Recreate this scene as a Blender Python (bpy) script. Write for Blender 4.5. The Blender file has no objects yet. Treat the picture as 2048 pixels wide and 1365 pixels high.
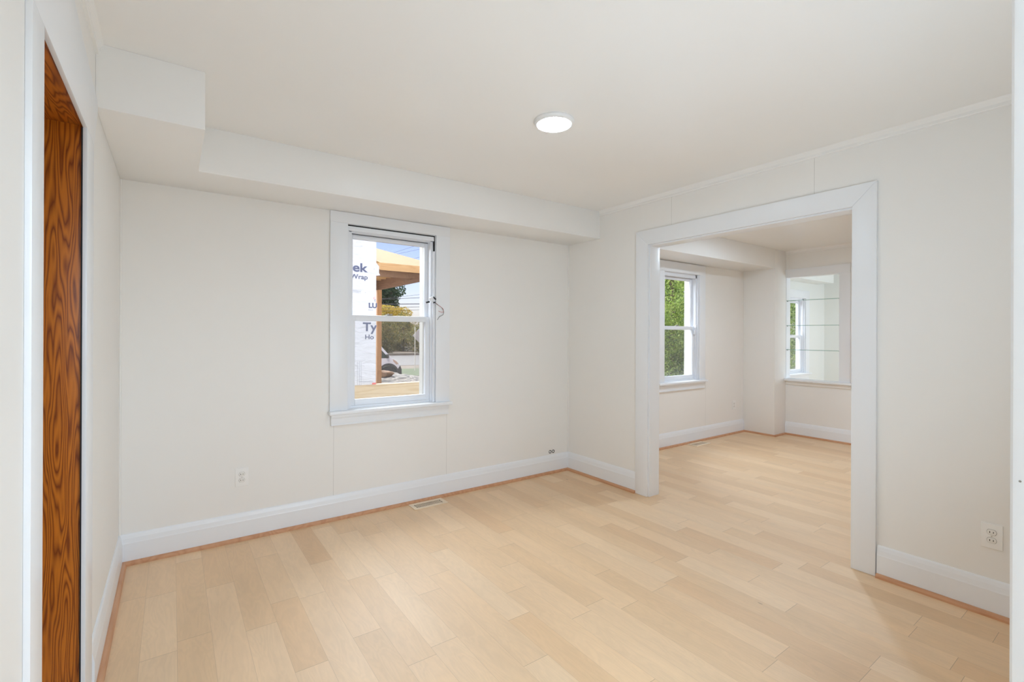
import bpy, bmesh, math, random
import numpy as np
from mathutils import Vector, Matrix

random.seed(7)
S = bpy.context.scene
COL = S.collection
PI = math.pi

# ------------------------------------------------------------------ camera, exposure, world, sun, area lights
F_PX, YAW, ROLL, CY = 953.14, 0.6188, -0.004, 668.30
cam_d = bpy.data.cameras.new('camera')
cam_d.sensor_width = 36.0
cam_d.lens = F_PX / 2048 * 36.0
cam_d.shift_y = (CY - 682.5) / 2048
cam_d.clip_start = 0.01
cam_d.clip_end = 400
cam = bpy.data.objects.new('camera', cam_d)
COL.objects.link(cam)
_c, _s = math.cos(YAW), math.sin(YAW)
_r0, _u0, _f = Vector((_c, -_s, 0)), Vector((0, 0, 1)), Vector((_s, _c, 0))
_cr, _sr = math.cos(ROLL), math.sin(ROLL)
_r = _cr * _r0 - _sr * _u0
_u = _sr * _r0 + _cr * _u0
_m = Matrix((_r, _u, -_f)).transposed().to_4x4()
_m.translation = Vector((0, 0, 1.35))
cam.matrix_world = _m
S.camera = cam

S.view_settings.view_transform = 'Standard'
S.view_settings.look = 'None'
S.view_settings.exposure = -0.25
S.view_settings.gamma = 1.0
S.view_settings.use_curve_mapping = False
S.cycles.use_denoising = True
S.cycles.max_bounces = 14
S.cycles.diffuse_bounces = 9
S.cycles.glossy_bounces = 5
S.cycles.transparent_max_bounces = 16
S.cycles.sample_clamp_indirect = 6.0
S.cycles.caustics_reflective = False
S.cycles.caustics_refractive = False

SKY_STRENGTH = 0.19
SUN_STRENGTH = 1.8
LAMP_MAIN, ADDED_LAMP_DINING = 94.0, 340.0  # the second lamp is an added one, out of view
FILL_MAIN, FILL_DINING, FILL_SUNROOM, FILL_REAR = 26.0, 1.0, 42.0, 48.0  # powers of the added indoor area lights

world = bpy.data.worlds.new('world')
S.world = world
world.use_nodes = True
_nt = world.node_tree
_bg = _nt.nodes['Background']
_sky = _nt.nodes.new('ShaderNodeTexSky')
_sky.sky_type = 'NISHITA'
_sky.sun_disc = False
_sky.sun_elevation = math.radians(46)
_sky.sun_rotation = math.radians(205)
_sky.air_density = 1.0
_sky.dust_density = 1.2
_sky.ozone_density = 1.5
_tint = _nt.nodes.new('ShaderNodeMix')
_tint.data_type = 'RGBA'
_tint.blend_type = 'MULTIPLY'
_tint.inputs[0].default_value = 1.0
_tint.inputs[7].default_value = (1.12, 0.98, 1.10, 1)
_nt.links.new(_sky.outputs[0], _tint.inputs[6])
_nt.links.new(_tint.outputs[2], _bg.inputs['Color'])
_bg.inputs['Strength'].default_value = SKY_STRENGTH

sun_d = bpy.data.lights.new('sun', 'SUN')
sun_d.energy = SUN_STRENGTH
sun_d.angle = math.radians(0.6)
sun_d.color = (1.0, 0.95, 0.87)
sun = bpy.data.objects.new('sun', sun_d)
COL.objects.link(sun)
sun.rotation_euler = Vector((0.36, 0.60, -0.74)).to_track_quat('-Z', 'Y').to_euler()
sun.location = (-5, -8, 12)

# broad bright northern sky, as one very soft distant light
NORTH_STRENGTH = 22.0
north_d = bpy.data.lights.new('north_sky', 'SUN')
north_d.energy = NORTH_STRENGTH
north_d.angle = math.radians(84)
north_d.color = (0.86, 0.94, 1.0)
north = bpy.data.objects.new('north_sky', north_d)
COL.objects.link(north)
north.rotation_euler = Vector((0.12, -0.85, -0.52)).to_track_quat('-Z', 'Y').to_euler()
north.location = (3, 14, 9)


def fill_light(name, loc, direction, w, h, power, color=(0.655, 0.835, 1.0)):
    """daylight added indoors as an area lamp, with no such source in view"""
    d = bpy.data.lights.new(name, 'AREA')
    d.shape = 'RECTANGLE'
    d.size, d.size_y = w, h
    d.energy = power
    d.color = color
    o = bpy.data.objects.new(name, d)
    COL.objects.link(o)
    o.location = loc
    o.rotation_euler = Vector(direction).to_track_quat('-Z', 'Y').to_euler()
    return o


fill_light('fill_living', (1.42, 0.30, 0.80), (0, 1, 0.60), 1.0, 1.0, FILL_MAIN)  # added uplight by the front wall, standing in for bounced flash
fill_light('fill_dining', (5.0, 0.30, 0.80), (0, 1, 0.60), 1.5, 1.0, FILL_DINING)  # weak added uplight in the far room
fill_light('fill_sunroom', (8.05, 0.20, 1.2), (0, 1, 0.2), 1.5, 1.2, FILL_SUNROOM)  # added to brighten the space behind the glass shelves
fill_light('fill_rear', (0.62, -1.60, 2.30), (0, 1, -0.75), 1.0, 0.6, FILL_REAR)  # added overhead light behind the camera, lifting floor and lower left wall

# ------------------------------------------------------------------ main dimensions (metres)
XL, XR, YD = -0.25, 3.227, 3.559          # left wall, right wall, window wall
ZC, ZS, YS = 2.489, 2.236, 3.13           # ceiling, soffit underside, soffit front
XP = 3.347                                # far face of the partition
XPIER, XFAR = 6.509, 6.819                # pier face, far wall of the far room
YFR = 0.10                                # inner face of the front wall
XSUN = 9.12                               # east wall of the sunroom
WT = 0.16


# ------------------------------------------------------------------ helpers
class MB:
    def __init__(self):
        self.v, self.f, self.mi = [], [], []

    def add(self, vs, fs, mi=0):
        o = len(self.v)
        self.v += [tuple(p) for p in vs]
        self.f += [tuple(i + o for i in f) for f in fs]
        self.mi += [mi] * len(fs)
        return self

    def box(self, x0, x1, y0, y1, z0, z1, mi=0):
        return self.add([(x0, y0, z0), (x1, y0, z0), (x1, y1, z0), (x0, y1, z0),
                         (x0, y0, z1), (x1, y0, z1), (x1, y1, z1), (x0, y1, z1)],
                        [(0, 3, 2, 1), (4, 5, 6, 7), (0, 1, 5, 4), (1, 2, 6, 5), (2, 3, 7, 6), (3, 0, 4, 7)], mi)

    def obox(self, c, ax, ay, az, mi=0):
        """box with centre c and half axes"""
        c, ax, ay, az = map(Vector, (c, ax, ay, az))
        vs = [c + sx * ax + sy * ay + sz * az for sz in (-1, 1) for sx, sy in ((-1, -1), (1, -1), (1, 1), (-1, 1))]
        return self.add(vs, [(0, 3, 2, 1), (4, 5, 6, 7), (0, 1, 5, 4), (1, 2, 6, 5), (2, 3, 7, 6), (3, 0, 4, 7)], mi)

    def prism(self, poly, vec, mi=0):
        """poly: 3-D points of one cap, vec: extrusion"""
        n = len(poly)
        vec = Vector(vec)
        a = [Vector(p) for p in poly]
        b = [p + vec for p in a]
        fs = [tuple(range(n))[::-1], tuple(range(n, 2 * n))]
        fs += [(i, (i + 1) % n, n + (i + 1) % n, n + i) for i in range(n)]
        return self.add(a + b, fs, mi)

    def tube(self, pts, r, seg=8, mi=0, cap=True):
        pts = [Vector(p) for p in pts]
        rs = r if isinstance(r, (list, tuple)) else [r] * len(pts)
        rings = []
        up = None
        for i, p in enumerate(pts):
            d = (pts[min(i + 1, len(pts) - 1)] - pts[max(i - 1, 0)]).normalized()
            if up is None:
                up = Vector((0, 0, 1)) if abs(d.z) < 0.9 else Vector((1, 0, 0))
            a = d.cross(up).normalized()
            b = a.cross(d).normalized()
            up = b
            rings.append([p + rs[i] * (math.cos(t) * a + math.sin(t) * b) for t in [2 * PI * k / seg for k in range(seg)]])
        vs = [q for ring in rings for q in ring]
        fs = []
        for i in range(len(pts) - 1):
            for k in range(seg):
                fs.append((i * seg + k, i * seg + (k + 1) % seg, (i + 1) * seg + (k + 1) % seg, (i + 1) * seg + k))
        if cap:
            fs.append(tuple(range(seg))[::-1])
            fs.append(tuple(range((len(pts) - 1) * seg, len(pts) * seg)))
        return self.add(vs, fs, mi)

    def lathe(self, prof, c, axis='z', seg=32, mi=0):
        """prof: (radius, height) pairs"""
        vs, fs = [], []
        for r, h in prof:
            for k in range(seg):
                t = 2 * PI * k / seg
                p = (r * math.cos(t), r * math.sin(t), h)
                if axis == 'y':
                    p = (p[0], p[2], p[1])
                if axis == 'x':
                    p = (p[2], p[0], p[1])
                vs.append((c[0] + p[0], c[1] + p[1], c[2] + p[2]))
        n = len(prof)
        for i in range(n - 1):
            for k in range(seg):
                fs.append((i * seg + k, i * seg + (k + 1) % seg, (i + 1) * seg + (k + 1) % seg, (i + 1) * seg + k))
        if prof[0][0] > 1e-6:
            fs.append(tuple(range(seg))[::-1])
        if prof[-1][0] > 1e-6:
            fs.append(tuple(range((n - 1) * seg, n * seg)))
        return self.add(vs, fs, mi)

    def build(self, name, mat, parent=None, bevel=0.0, seg=2, smooth=False, origin=None):
        me = bpy.data.meshes.new(name)
        if origin is None and parent is None and self.v:
            a = np.array(self.v)
            lo, hi = a.min(0), a.max(0)
            origin = ((lo[0] + hi[0]) / 2, (lo[1] + hi[1]) / 2, lo[2])
        if parent is not None:
            origin = PARENT_LOC.get(parent.name, (0, 0, 0))
        ox, oy, oz = origin if origin else (0, 0, 0)
        me.from_pydata([(x - ox, y - oy, z - oz) for x, y, z in self.v], [], self.f)
        mats = mat if isinstance(mat, (list, tuple)) else [mat]
        for m in mats:
            me.materials.append(m)
        if len(mats) > 1:
            me.polygons.foreach_set('material_index', self.mi)
        bm = bmesh.new()
        bm.from_mesh(me)
        bmesh.ops.recalc_face_normals(bm, faces=bm.faces)
        if bevel > 0:
            es = [e for e in bm.edges if len(e.link_faces) == 2 and e.calc_face_angle(0) > 0.6]
            bmesh.ops.bevel(bm, geom=es, offset=bevel, segments=seg, profile=0.6, affect='EDGES', clamp_overlap=True)
        bm.to_mesh(me)
        bm.free()
        if smooth or bevel > 0:
            me.polygons.foreach_set('use_smooth', [True] * len(me.polygons))
            try:
                me.set_sharp_from_angle(angle=math.radians(35))
            except Exception:
                pass
        o = bpy.data.objects.new(name, me)
        COL.objects.link(o)
        if parent is not None:
            o.parent = parent
            PARENT_LOC[o.name] = (ox, oy, oz)
        else:
            o.location = (ox, oy, oz)
            PARENT_LOC[o.name] = (ox, oy, oz)
        return o


PARENT_LOC = {}      # world position of each object's origin


def tag(o, label, cat, kind=None, group=None):
    o['label'] = label
    o['category'] = cat
    if kind:
        o['kind'] = kind
    if group:
        o['group'] = group
    return o


def thing(name, loc, label, cat, kind=None, group=None):
    o = bpy.data.objects.new(name, None)
    o.empty_display_size = 0.05
    COL.objects.link(o)
    o.location = loc
    PARENT_LOC[o.name] = tuple(loc)
    return tag(o, label, cat, kind, group)


def holed(mb, axis, p0, p1, a0, a1, z0, z1, holes):
    """wall slab between p0 and p1 along `axis`, spanning a0..a1 sideways, with rectangular holes (a,b,zlo,zhi)"""
    A = sorted({a0, a1, *[h[0] for h in holes], *[h[1] for h in holes]})
    Zs = sorted({z0, z1, *[h[2] for h in holes], *[h[3] for h in holes]})
    for i in range(len(A) - 1):
        run = None
        for k in range(len(Zs) - 1):
            ca, cz = (A[i] + A[i + 1]) / 2, (Zs[k] + Zs[k + 1]) / 2
            solid = not any(h[0] < ca < h[1] and h[2] < cz < h[3] for h in holes)
            if solid:
                run = (run[0], Zs[k + 1]) if run else (Zs[k], Zs[k + 1])
            if (not solid or k == len(Zs) - 2) and run:
                if axis == 'y':
                    mb.box(A[i], A[i + 1], p0, p1, run[0], run[1])
                else:
                    mb.box(p0, p1, A[i], A[i + 1], run[0], run[1])
                run = None
    return mb


# ------------------------------------------------------------------ materials
def new_mat(name):
    m = bpy.data.materials.new(name)
    m.use_nodes = True
    return m, m.node_tree, m.node_tree.nodes, m.node_tree.links, m.node_tree.nodes['Principled BSDF']


def paint(name, col, rough=0.5, bump=0.02, scale=220.0, spec=0.5, mottled=0.02, coat=0.0):
    m, nt, N, L, b = new_mat(name)
    g = N.new('ShaderNodeNewGeometry')
    no = N.new('ShaderNodeTexNoise')
    no.inputs['Scale'].default_value = 1.7
    no.inputs['Detail'].default_value = 4
    L.new(g.outputs['Position'], no.inputs['Vector'])
    mx = N.new('ShaderNodeMix')
    mx.data_type = 'RGBA'
    mx.inputs[6].default_value = (*[c * (1 - mottled) for c in col], 1)
    mx.inputs[7].default_value = (*[min(1, c * (1 + mottled)) for c in col], 1)
    L.new(no.outputs['Fac'], mx.inputs[0])
    L.new(mx.outputs[2], b.inputs['Base Color'])
    b.inputs['Roughness'].default_value = rough
    b.inputs['Specular IOR Level'].default_value = spec
    b.inputs['Coat Weight'].default_value = coat
    if bump > 0:
        n2 = N.new('ShaderNodeTexNoise')
        n2.inputs['Scale'].default_value = scale
        n2.inputs['Detail'].default_value = 3
        L.new(g.outputs['Position'], n2.inputs['Vector'])
        bp = N.new('ShaderNodeBump')
        bp.inputs['Strength'].default_value = bump
        bp.inputs['Distance'].default_value = 0.004
        L.new(n2.outputs['Fac'], bp.inputs['Height'])
        L.new(bp.outputs['Normal'], b.inputs['Normal'])
    return m


def plain(name, col, rough=0.5, metal=0.0, spec=0.5):
    m, nt, N, L, b = new_mat(name)
    g = N.new('ShaderNodeNewGeometry')
    no = N.new('ShaderNodeTexNoise')
    no.inputs['Scale'].default_value = 9.0
    L.new(g.outputs['Position'], no.inputs['Vector'])
    mx = N.new('ShaderNodeMix')
    mx.data_type = 'RGBA'
    mx.inputs[6].default_value = (*[c * .96 for c in col], 1)
    mx.inputs[7].default_value = (*[min(1, c * 1.04) for c in col], 1)
    L.new(no.outputs['Fac'], mx.inputs[0])
    L.new(mx.outputs[2], b.inputs['Base Color'])
    b.inputs['Roughness'].default_value = rough
    b.inputs['Metallic'].default_value = metal
    b.inputs['Specular IOR Level'].default_value = spec
    return m


def math_n(N, L, op, a, b=None, c=None):
    n = N.new('ShaderNodeMath')
    n.operation = op
    for i, v in enumerate((a, b, c)):
        if v is None:
            continue
        if isinstance(v, (int, float)):
            n.inputs[i].default_value = v
        else:
            L.new(v, n.inputs[i])
    return n.outputs[0]


def wall_paint(name, col, seams_x=(), seams_y=(), zmax=99.0, zmin=-99.0):
    """painted wall panels with hairline vertical joints at given world x or y"""
    m = paint(name, col, rough=0.55, bump=0.03, scale=160, spec=0.35)
    nt = m.node_tree
    N, L = nt.nodes, nt.links
    b = N['Principled BSDF']
    src = b.inputs['Base Color'].links[0].from_socket
    g = N.new('ShaderNodeNewGeometry')
    sp = N.new('ShaderNodeSeparateXYZ')
    L.new(g.outputs['Position'], sp.inputs[0])
    acc = None
    for ax, lst in (('X', seams_x), ('Y', seams_y)):
        for p in lst:
            d = math_n(N, L, 'ABSOLUTE', math_n(N, L, 'SUBTRACT', sp.outputs[ax], p))
            k = math_n(N, L, 'LESS_THAN', d, 0.0013)
            acc = k if acc is None else math_n(N, L, 'MAXIMUM', acc, k)
    if acc is not None:
        zz = math_n(N, L, 'MULTIPLY', math_n(N, L, 'LESS_THAN', sp.outputs['Z'], zmax),
                    math_n(N, L, 'GREATER_THAN', sp.outputs['Z'], zmin))
        acc = math_n(N, L, 'MULTIPLY', acc, zz)
        mx = N.new('ShaderNodeMix')
        mx.data_type = 'RGBA'
        L.new(math_n(N, L, 'MULTIPLY', acc, 0.55), mx.inputs[0])
        L.new(src, mx.inputs[6])
        mx.inputs[7].default_value = (0.42, 0.40, 0.37, 1)
        L.new(mx.outputs[2], b.inputs['Base Color'])
    return m


def wood(name, c_lo, c_hi, axis='Z', scale=1.0, rough=0.5, contrast=1.0, rings=14.0, spec=0.4, along=0.12):
    """grain running along the world axis"""
    m, nt, N, L, b = new_mat(name)
    g = N.new('ShaderNodeNewGeometry')
    mp = N.new('ShaderNodeMapping')
    sc = {'X': (along, 1, 1), 'Y': (1, along, 1), 'Z': (1, 1, along)}[axis]
    mp.inputs['Scale'].default_value = tuple(s * scale for s in sc)
    L.new(g.outputs['Position'], mp.inputs['Vector'])
    no = N.new('ShaderNodeTexNoise')
    no.inputs['Scale'].default_value = 4.5
    no.inputs['Detail'].default_value = 2.5
    L.new(mp.outputs[0], no.inputs['Vector'])
    w = math_n(N, L, 'FRACT', math_n(N, L, 'MULTIPLY', no.outputs['Fac'], rings))
    tri = math_n(N, L, 'ABSOLUTE', math_n(N, L, 'SUBTRACT', math_n(N, L, 'MULTIPLY', w, 2.0), 1.0))
    fine = N.new('ShaderNodeTexNoise')
    fine.inputs['Scale'].default_value = 60
    fine.inputs['Detail'].default_value = 5
    L.new(mp.outputs[0], fine.inputs['Vector'])
    mixf = math_n(N, L, 'ADD', math_n(N, L, 'MULTIPLY', math_n(N, L, 'POWER', tri, 1.6), contrast),
                  math_n(N, L, 'MULTIPLY', fine.outputs['Fac'], 0.35))
    mx = N.new('ShaderNodeMix')
    mx.data_type = 'RGBA'
    mx.inputs[6].default_value = (*c_hi, 1)
    mx.inputs[7].default_value = (*c_lo, 1)
    L.new(mixf, mx.inputs[0])
    mx.clamp_factor = True
    L.new(mx.outputs[2], b.inputs['Base Color'])
    b.inputs['Roughness'].default_value = rough
    b.inputs['Specular IOR Level'].default_value = spec
    return m


def floor_mat():
    m, nt, N, L, b = new_mat('maple_planks')
    g = N.new('ShaderNodeNewGeometry')
    sp = N.new('ShaderNodeSeparateXYZ')
    L.new(g.outputs['Position'], sp.inputs[0])
    W = 0.127
    xs = math_n(N, L, 'DIVIDE', math_n(N, L, 'ADD', sp.outputs['X'], 10.013), W)
    row = math_n(N, L, 'FLOOR', xs)
    fx = math_n(N, L, 'FRACT', xs)
    wn = N.new('ShaderNodeTexWhiteNoise')
    wn.noise_dimensions = '1D'
    L.new(row, wn.inputs['W'])
    wn2 = N.new('ShaderNodeTexWhiteNoise')
    wn2.noise_dimensions = '1D'
    L.new(math_n(N, L, 'ADD', row, 37.7), wn2.inputs['W'])
    length = math_n(N, L, 'ADD', math_n(N, L, 'MULTIPLY', wn2.outputs['Value'], 0.55), 0.55)
    ys = math_n(N, L, 'DIVIDE', math_n(N, L, 'ADD', math_n(N, L, 'ADD', sp.outputs['Y'], 10.0),
                                       math_n(N, L, 'MULTIPLY', wn.outputs['Value'], 3.0)), length)
    pl = math_n(N, L, 'FLOOR', ys)
    fy = math_n(N, L, 'FRACT', ys)
    cmb = N.new('ShaderNodeCombineXYZ')
    L.new(row, cmb.inputs[0])
    L.new(pl, cmb.inputs[1])
    pid = N.new('ShaderNodeTexWhiteNoise')
    pid.noise_dimensions = '2D'
    L.new(cmb.outputs[0], pid.inputs['Vector'])
    # plank tone
    rp = N.new('ShaderNodeValToRGB')
    cr = rp.color_ramp
    cr.elements[0].position, cr.elements[0].color = 0.0, (0.695, 0.445, 0.235, 1)
    cr.elements[1].position, cr.elements[1].color = 1.0, (0.800, 0.570, 0.350, 1)
    e = cr.elements.new(0.22); e.color = (0.740, 0.500, 0.280, 1)
    e = cr.elements.new(0.65); e.color = (0.770, 0.530, 0.310, 1)
    L.new(pid.outputs['Value'], rp.inputs[0])
    # grain
    off = N.new('ShaderNodeVectorMath')
    off.operation = 'SCALE'
    L.new(pid.outputs['Color'], off.inputs[0])
    off.inputs['Scale'].default_value = 31.0
    ad = N.new('ShaderNodeVectorMath')
    ad.operation = 'ADD'
    L.new(g.outputs['Position'], ad.inputs[0])
    L.new(off.outputs[0], ad.inputs[1])
    mp = N.new('ShaderNodeMapping')
    mp.inputs['Scale'].default_value = (9.0, 1.6, 1.0)
    L.new(ad.outputs[0], mp.inputs['Vector'])
    n1 = N.new('ShaderNodeTexNoise')
    n1.inputs['Scale'].default_value = 1.3
    n1.inputs['Detail'].default_value = 3
    n1.inputs['Distortion'].default_value = 0.8
    L.new(mp.outputs[0], n1.inputs['Vector'])
    wv = math_n(N, L, 'SINE', math_n(N, L, 'MULTIPLY', n1.outputs['Fac'], 60.0))
    n2 = N.new('ShaderNodeTexNoise')
    n2.inputs['Scale'].default_value = 14.0
    n2.inputs['Detail'].default_value = 6
    L.new(mp.outputs[0], n2.inputs['Vector'])
    blot = N.new('ShaderNodeTexNoise')
    blot.inputs['Scale'].default_value = 0.9
    blot.inputs['Detail'].default_value = 3
    L.new(mp.outputs[0], blot.inputs['Vector'])
    gr = math_n(N, L, 'ADD', math_n(N, L, 'MULTIPLY', wv, 0.022),
                math_n(N, L, 'ADD', math_n(N, L, 'MULTIPLY', n2.outputs['Fac'], 0.10),
                       math_n(N, L, 'MULTIPLY', blot.outputs['Fac'], 0.26)))
    val = math_n(N, L, 'ADD', gr, 0.82)
    hsv = N.new('ShaderNodeHueSaturation')
    L.new(rp.outputs[0], hsv.inputs['Color'])
    L.new(val, hsv.inputs['Value'])
    # small dark mineral flecks
    vo = N.new('ShaderNodeTexVoronoi')
    vo.inputs['Scale'].default_value = 1.0
    mp2 = N.new('ShaderNodeMapping')
    mp2.inputs['Scale'].default_value = (7.0, 2.2, 1.0)
    L.new(g.outputs['Position'], mp2.inputs['Vector'])
    L.new(mp2.outputs[0], vo.inputs['Vector'])
    vid = N.new('ShaderNodeSeparateXYZ')
    L.new(vo.outputs['Color'], vid.inputs[0])
    fleck = math_n(N, L, 'MULTIPLY', math_n(N, L, 'LESS_THAN', vo.outputs['Distance'], 0.035),
                   math_n(N, L, 'GREATER_THAN', vid.outputs['X'], 0.80))
    # joints
    dx = math_n(N, L, 'MULTIPLY', math_n(N, L, 'MINIMUM', fx, math_n(N, L, 'SUBTRACT', 1.0, fx)), W)
    dy = math_n(N, L, 'MULTIPLY', math_n(N, L, 'MINIMUM', fy, math_n(N, L, 'SUBTRACT', 1.0, fy)), length)
    jx = math_n(N, L, 'MULTIPLY', math_n(N, L, 'LESS_THAN', dx, 0.0007), 0.30)
    jy = math_n(N, L, 'MULTIPLY', math_n(N, L, 'LESS_THAN', dy, 0.0009), 0.6)
    j = math_n(N, L, 'MAXIMUM', math_n(N, L, 'MAXIMUM', jx, jy), math_n(N, L, 'MULTIPLY', fleck, 0.55))
    mx = N.new('ShaderNodeMix')
    mx.data_type = 'RGBA'
    L.new(j, mx.inputs[0])
    L.new(hsv.outputs[0], mx.inputs[6])
    mx.inputs[7].default_value = (0.20, 0.10, 0.045, 1)
    L.new(mx.outputs[2], b.inputs['Base Color'])
    rgh = math_n(N, L, 'ADD', math_n(N, L, 'MULTIPLY', n2.outputs['Fac'], 0.10), 0.50)
    L.new(rgh, b.inputs['Roughness'])
    b.inputs['Specular IOR Level'].default_value = 0.5
    b.inputs['Coat Weight'].default_value = 1.0
    b.inputs['Coat Roughness'].default_value = 0.54
    b.inputs['Coat IOR'].default_value = 1.65
    bp = N.new('ShaderNodeBump')
    bp.inputs['Strength'].default_value = 0.12
    bp.inputs['Distance'].default_value = 0.002
    L.new(math_n(N, L, 'SUBTRACT', blot.outputs['Fac'], j), bp.inputs['Height'])
    L.new(bp.outputs['Normal'], b.inputs['Normal'])
    return m


def glass_mat(name, tint=(1, 1, 1), gloss=0.03):
    m = bpy.data.materials.new(name)
    m.use_nodes = True
    nt = m.node_tree
    N, L = nt.nodes, nt.links
    for n in list(N):
        N.remove(n)
    out = N.new('ShaderNodeOutputMaterial')
    tr = N.new('ShaderNodeBsdfTransparent')
    tr.inputs[0].default_value = (*tint, 1)
    gl = N.new('ShaderNodeBsdfGlossy')
    gl.inputs['Roughness'].default_value = 0.02
    lw = N.new('ShaderNodeLayerWeight')
    lw.inputs['Blend'].default_value = 0.5
    refl = math_n(N, L, 'ADD', math_n(N, L, 'MULTIPLY', math_n(N, L, 'POWER', lw.outputs['Facing'], 5.0), 0.9), 0.04)
    mx = N.new('ShaderNodeMixShader')
    L.new(math_n(N, L, 'MULTIPLY', refl, gloss / 0.04), mx.inputs[0])
    L.new(tr.outputs[0], mx.inputs[1])
    L.new(gl.outputs[0], mx.inputs[2])
    L.new(mx.outputs[0], out.inputs[0])
    return m


def screen_mat(name):
    """insect screen: fine grey mesh, mostly open"""
    m = bpy.data.materials.new(name)
    m.use_nodes = True
    nt = m.node_tree
    N, L = nt.nodes, nt.links
    b = N['Principled BSDF']
    b.inputs['Base Color'].default_value = (0.28, 0.28, 0.28, 1)
    b.inputs['Roughness'].default_value = 0.7
    out = [n for n in N if n.type == 'OUTPUT_MATERIAL'][0]
    tr = N.new('ShaderNodeBsdfTransparent')
    mx = N.new('ShaderNodeMixShader')
    mx.inputs[0].default_value = 0.14
    L.new(tr.outputs[0], mx.inputs[1])
    L.new(b.outputs[0], mx.inputs[2])
    L.new(mx.outputs[0], out.inputs[0])
    return m


def emit(name, col, strength):
    m, nt, N, L, b = new_mat(name)
    b.inputs['Base Color'].default_value = (0.9, 0.9, 0.9, 1)
    b.inputs['Emission Color'].default_value = (*col, 1)
    b.inputs['Emission Strength'].default_value = strength
    return m


def leaf_mat(name, cols, rough=0.55):
    m, nt, N, L, b = new_mat(name)
    g = N.new('ShaderNodeNewGeometry')
    rp = N.new('ShaderNodeValToRGB')
    cr = rp.color_ramp
    cr.elements[0].color = (*cols[0], 1)
    cr.elements[1].color = (*cols[-1], 1)
    for i, c in enumerate(cols[1:-1]):
        e = cr.elements.new((i + 1) / (len(cols) - 1))
        e.color = (*c, 1)
    L.new(g.outputs['Random Per Island'], rp.inputs[0])
    L.new(rp.outputs[0], b.inputs['Base Color'])
    b.inputs['Roughness'].default_value = rough
    b.inputs['Specular IOR Level'].default_value = 0.25
    # light passes through the leaf
    tl = N.new('ShaderNodeBsdfTranslucent')
    L.new(rp.outputs[0], tl.inputs[0])
    mx = N.new('ShaderNodeMixShader')
    mx.inputs[0].default_value = 0.35
    out = [n for n in N if n.type == 'OUTPUT_MATERIAL'][0]
    L.new(b.outputs[0], mx.inputs[1])
    L.new(tl.outputs[0], mx.inputs[2])
    L.new(mx.outputs[0], out.inputs[0])
    return m


def ground_mat(name, c1, c2, scale, bump=0.4, detail=8):
    m, nt, N, L, b = new_mat(name)
    g = N.new('ShaderNodeNewGeometry')
    no = N.new('ShaderNodeTexNoise')
    no.inputs['Scale'].default_value = scale
    no.inputs['Detail'].default_value = detail
    L.new(g.outputs['Position'], no.inputs['Vector'])
    mx = N.new('ShaderNodeMix')
    mx.data_type = 'RGBA'
    mx.inputs[6].default_value = (*c1, 1)
    mx.inputs[7].default_value = (*c2, 1)
    L.new(math_n(N, L, 'MULTIPLY', math_n(N, L, 'SUBTRACT', no.outputs['Fac'], 0.3), 2.5), mx.inputs[0])
    mx.clamp_factor = True
    L.new(mx.outputs[2], b.inputs['Base Color'])
    b.inputs['Roughness'].default_value = 0.9
    bp = N.new('ShaderNodeBump')
    bp.inputs['Strength'].default_value = bump
    L.new(no.outputs['Fac'], bp.inputs['Height'])
    L.new(bp.outputs['Normal'], b.inputs['Normal'])
    return m


def gravel_mat(name):
    m, nt, N, L, b = new_mat(name)
    g = N.new('ShaderNodeNewGeometry')
    vo = N.new('ShaderNodeTexVoronoi')
    vo.inputs['Scale'].default_value = 15
    L.new(g.outputs['Position'], vo.inputs['Vector'])
    sp = N.new('ShaderNodeSeparateXYZ')
    L.new(vo.outputs['Color'], sp.inputs[0])
    rp = N.new('ShaderNodeValToRGB')
    rp.color_ramp.elements[0].color = (0.045, 0.032, 0.024, 1)
    rp.color_ramp.elements[1].color = (0.34, 0.28, 0.22, 1)
    L.new(sp.outputs['X'], rp.inputs[0])
    L.new(rp.outputs[0], b.inputs['Base Color'])
    b.inputs['Roughness'].default_value = 0.9
    bp = N.new('ShaderNodeBump')
    bp.inputs['Strength'].default_value = 0.4
    bp.inputs['Distance'].default_value = 0.01
    bp.invert = True
    L.new(vo.outputs['Distance'], bp.inputs['Height'])
    L.new(bp.outputs['Normal'], b.inputs['Normal'])
    return m


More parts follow.
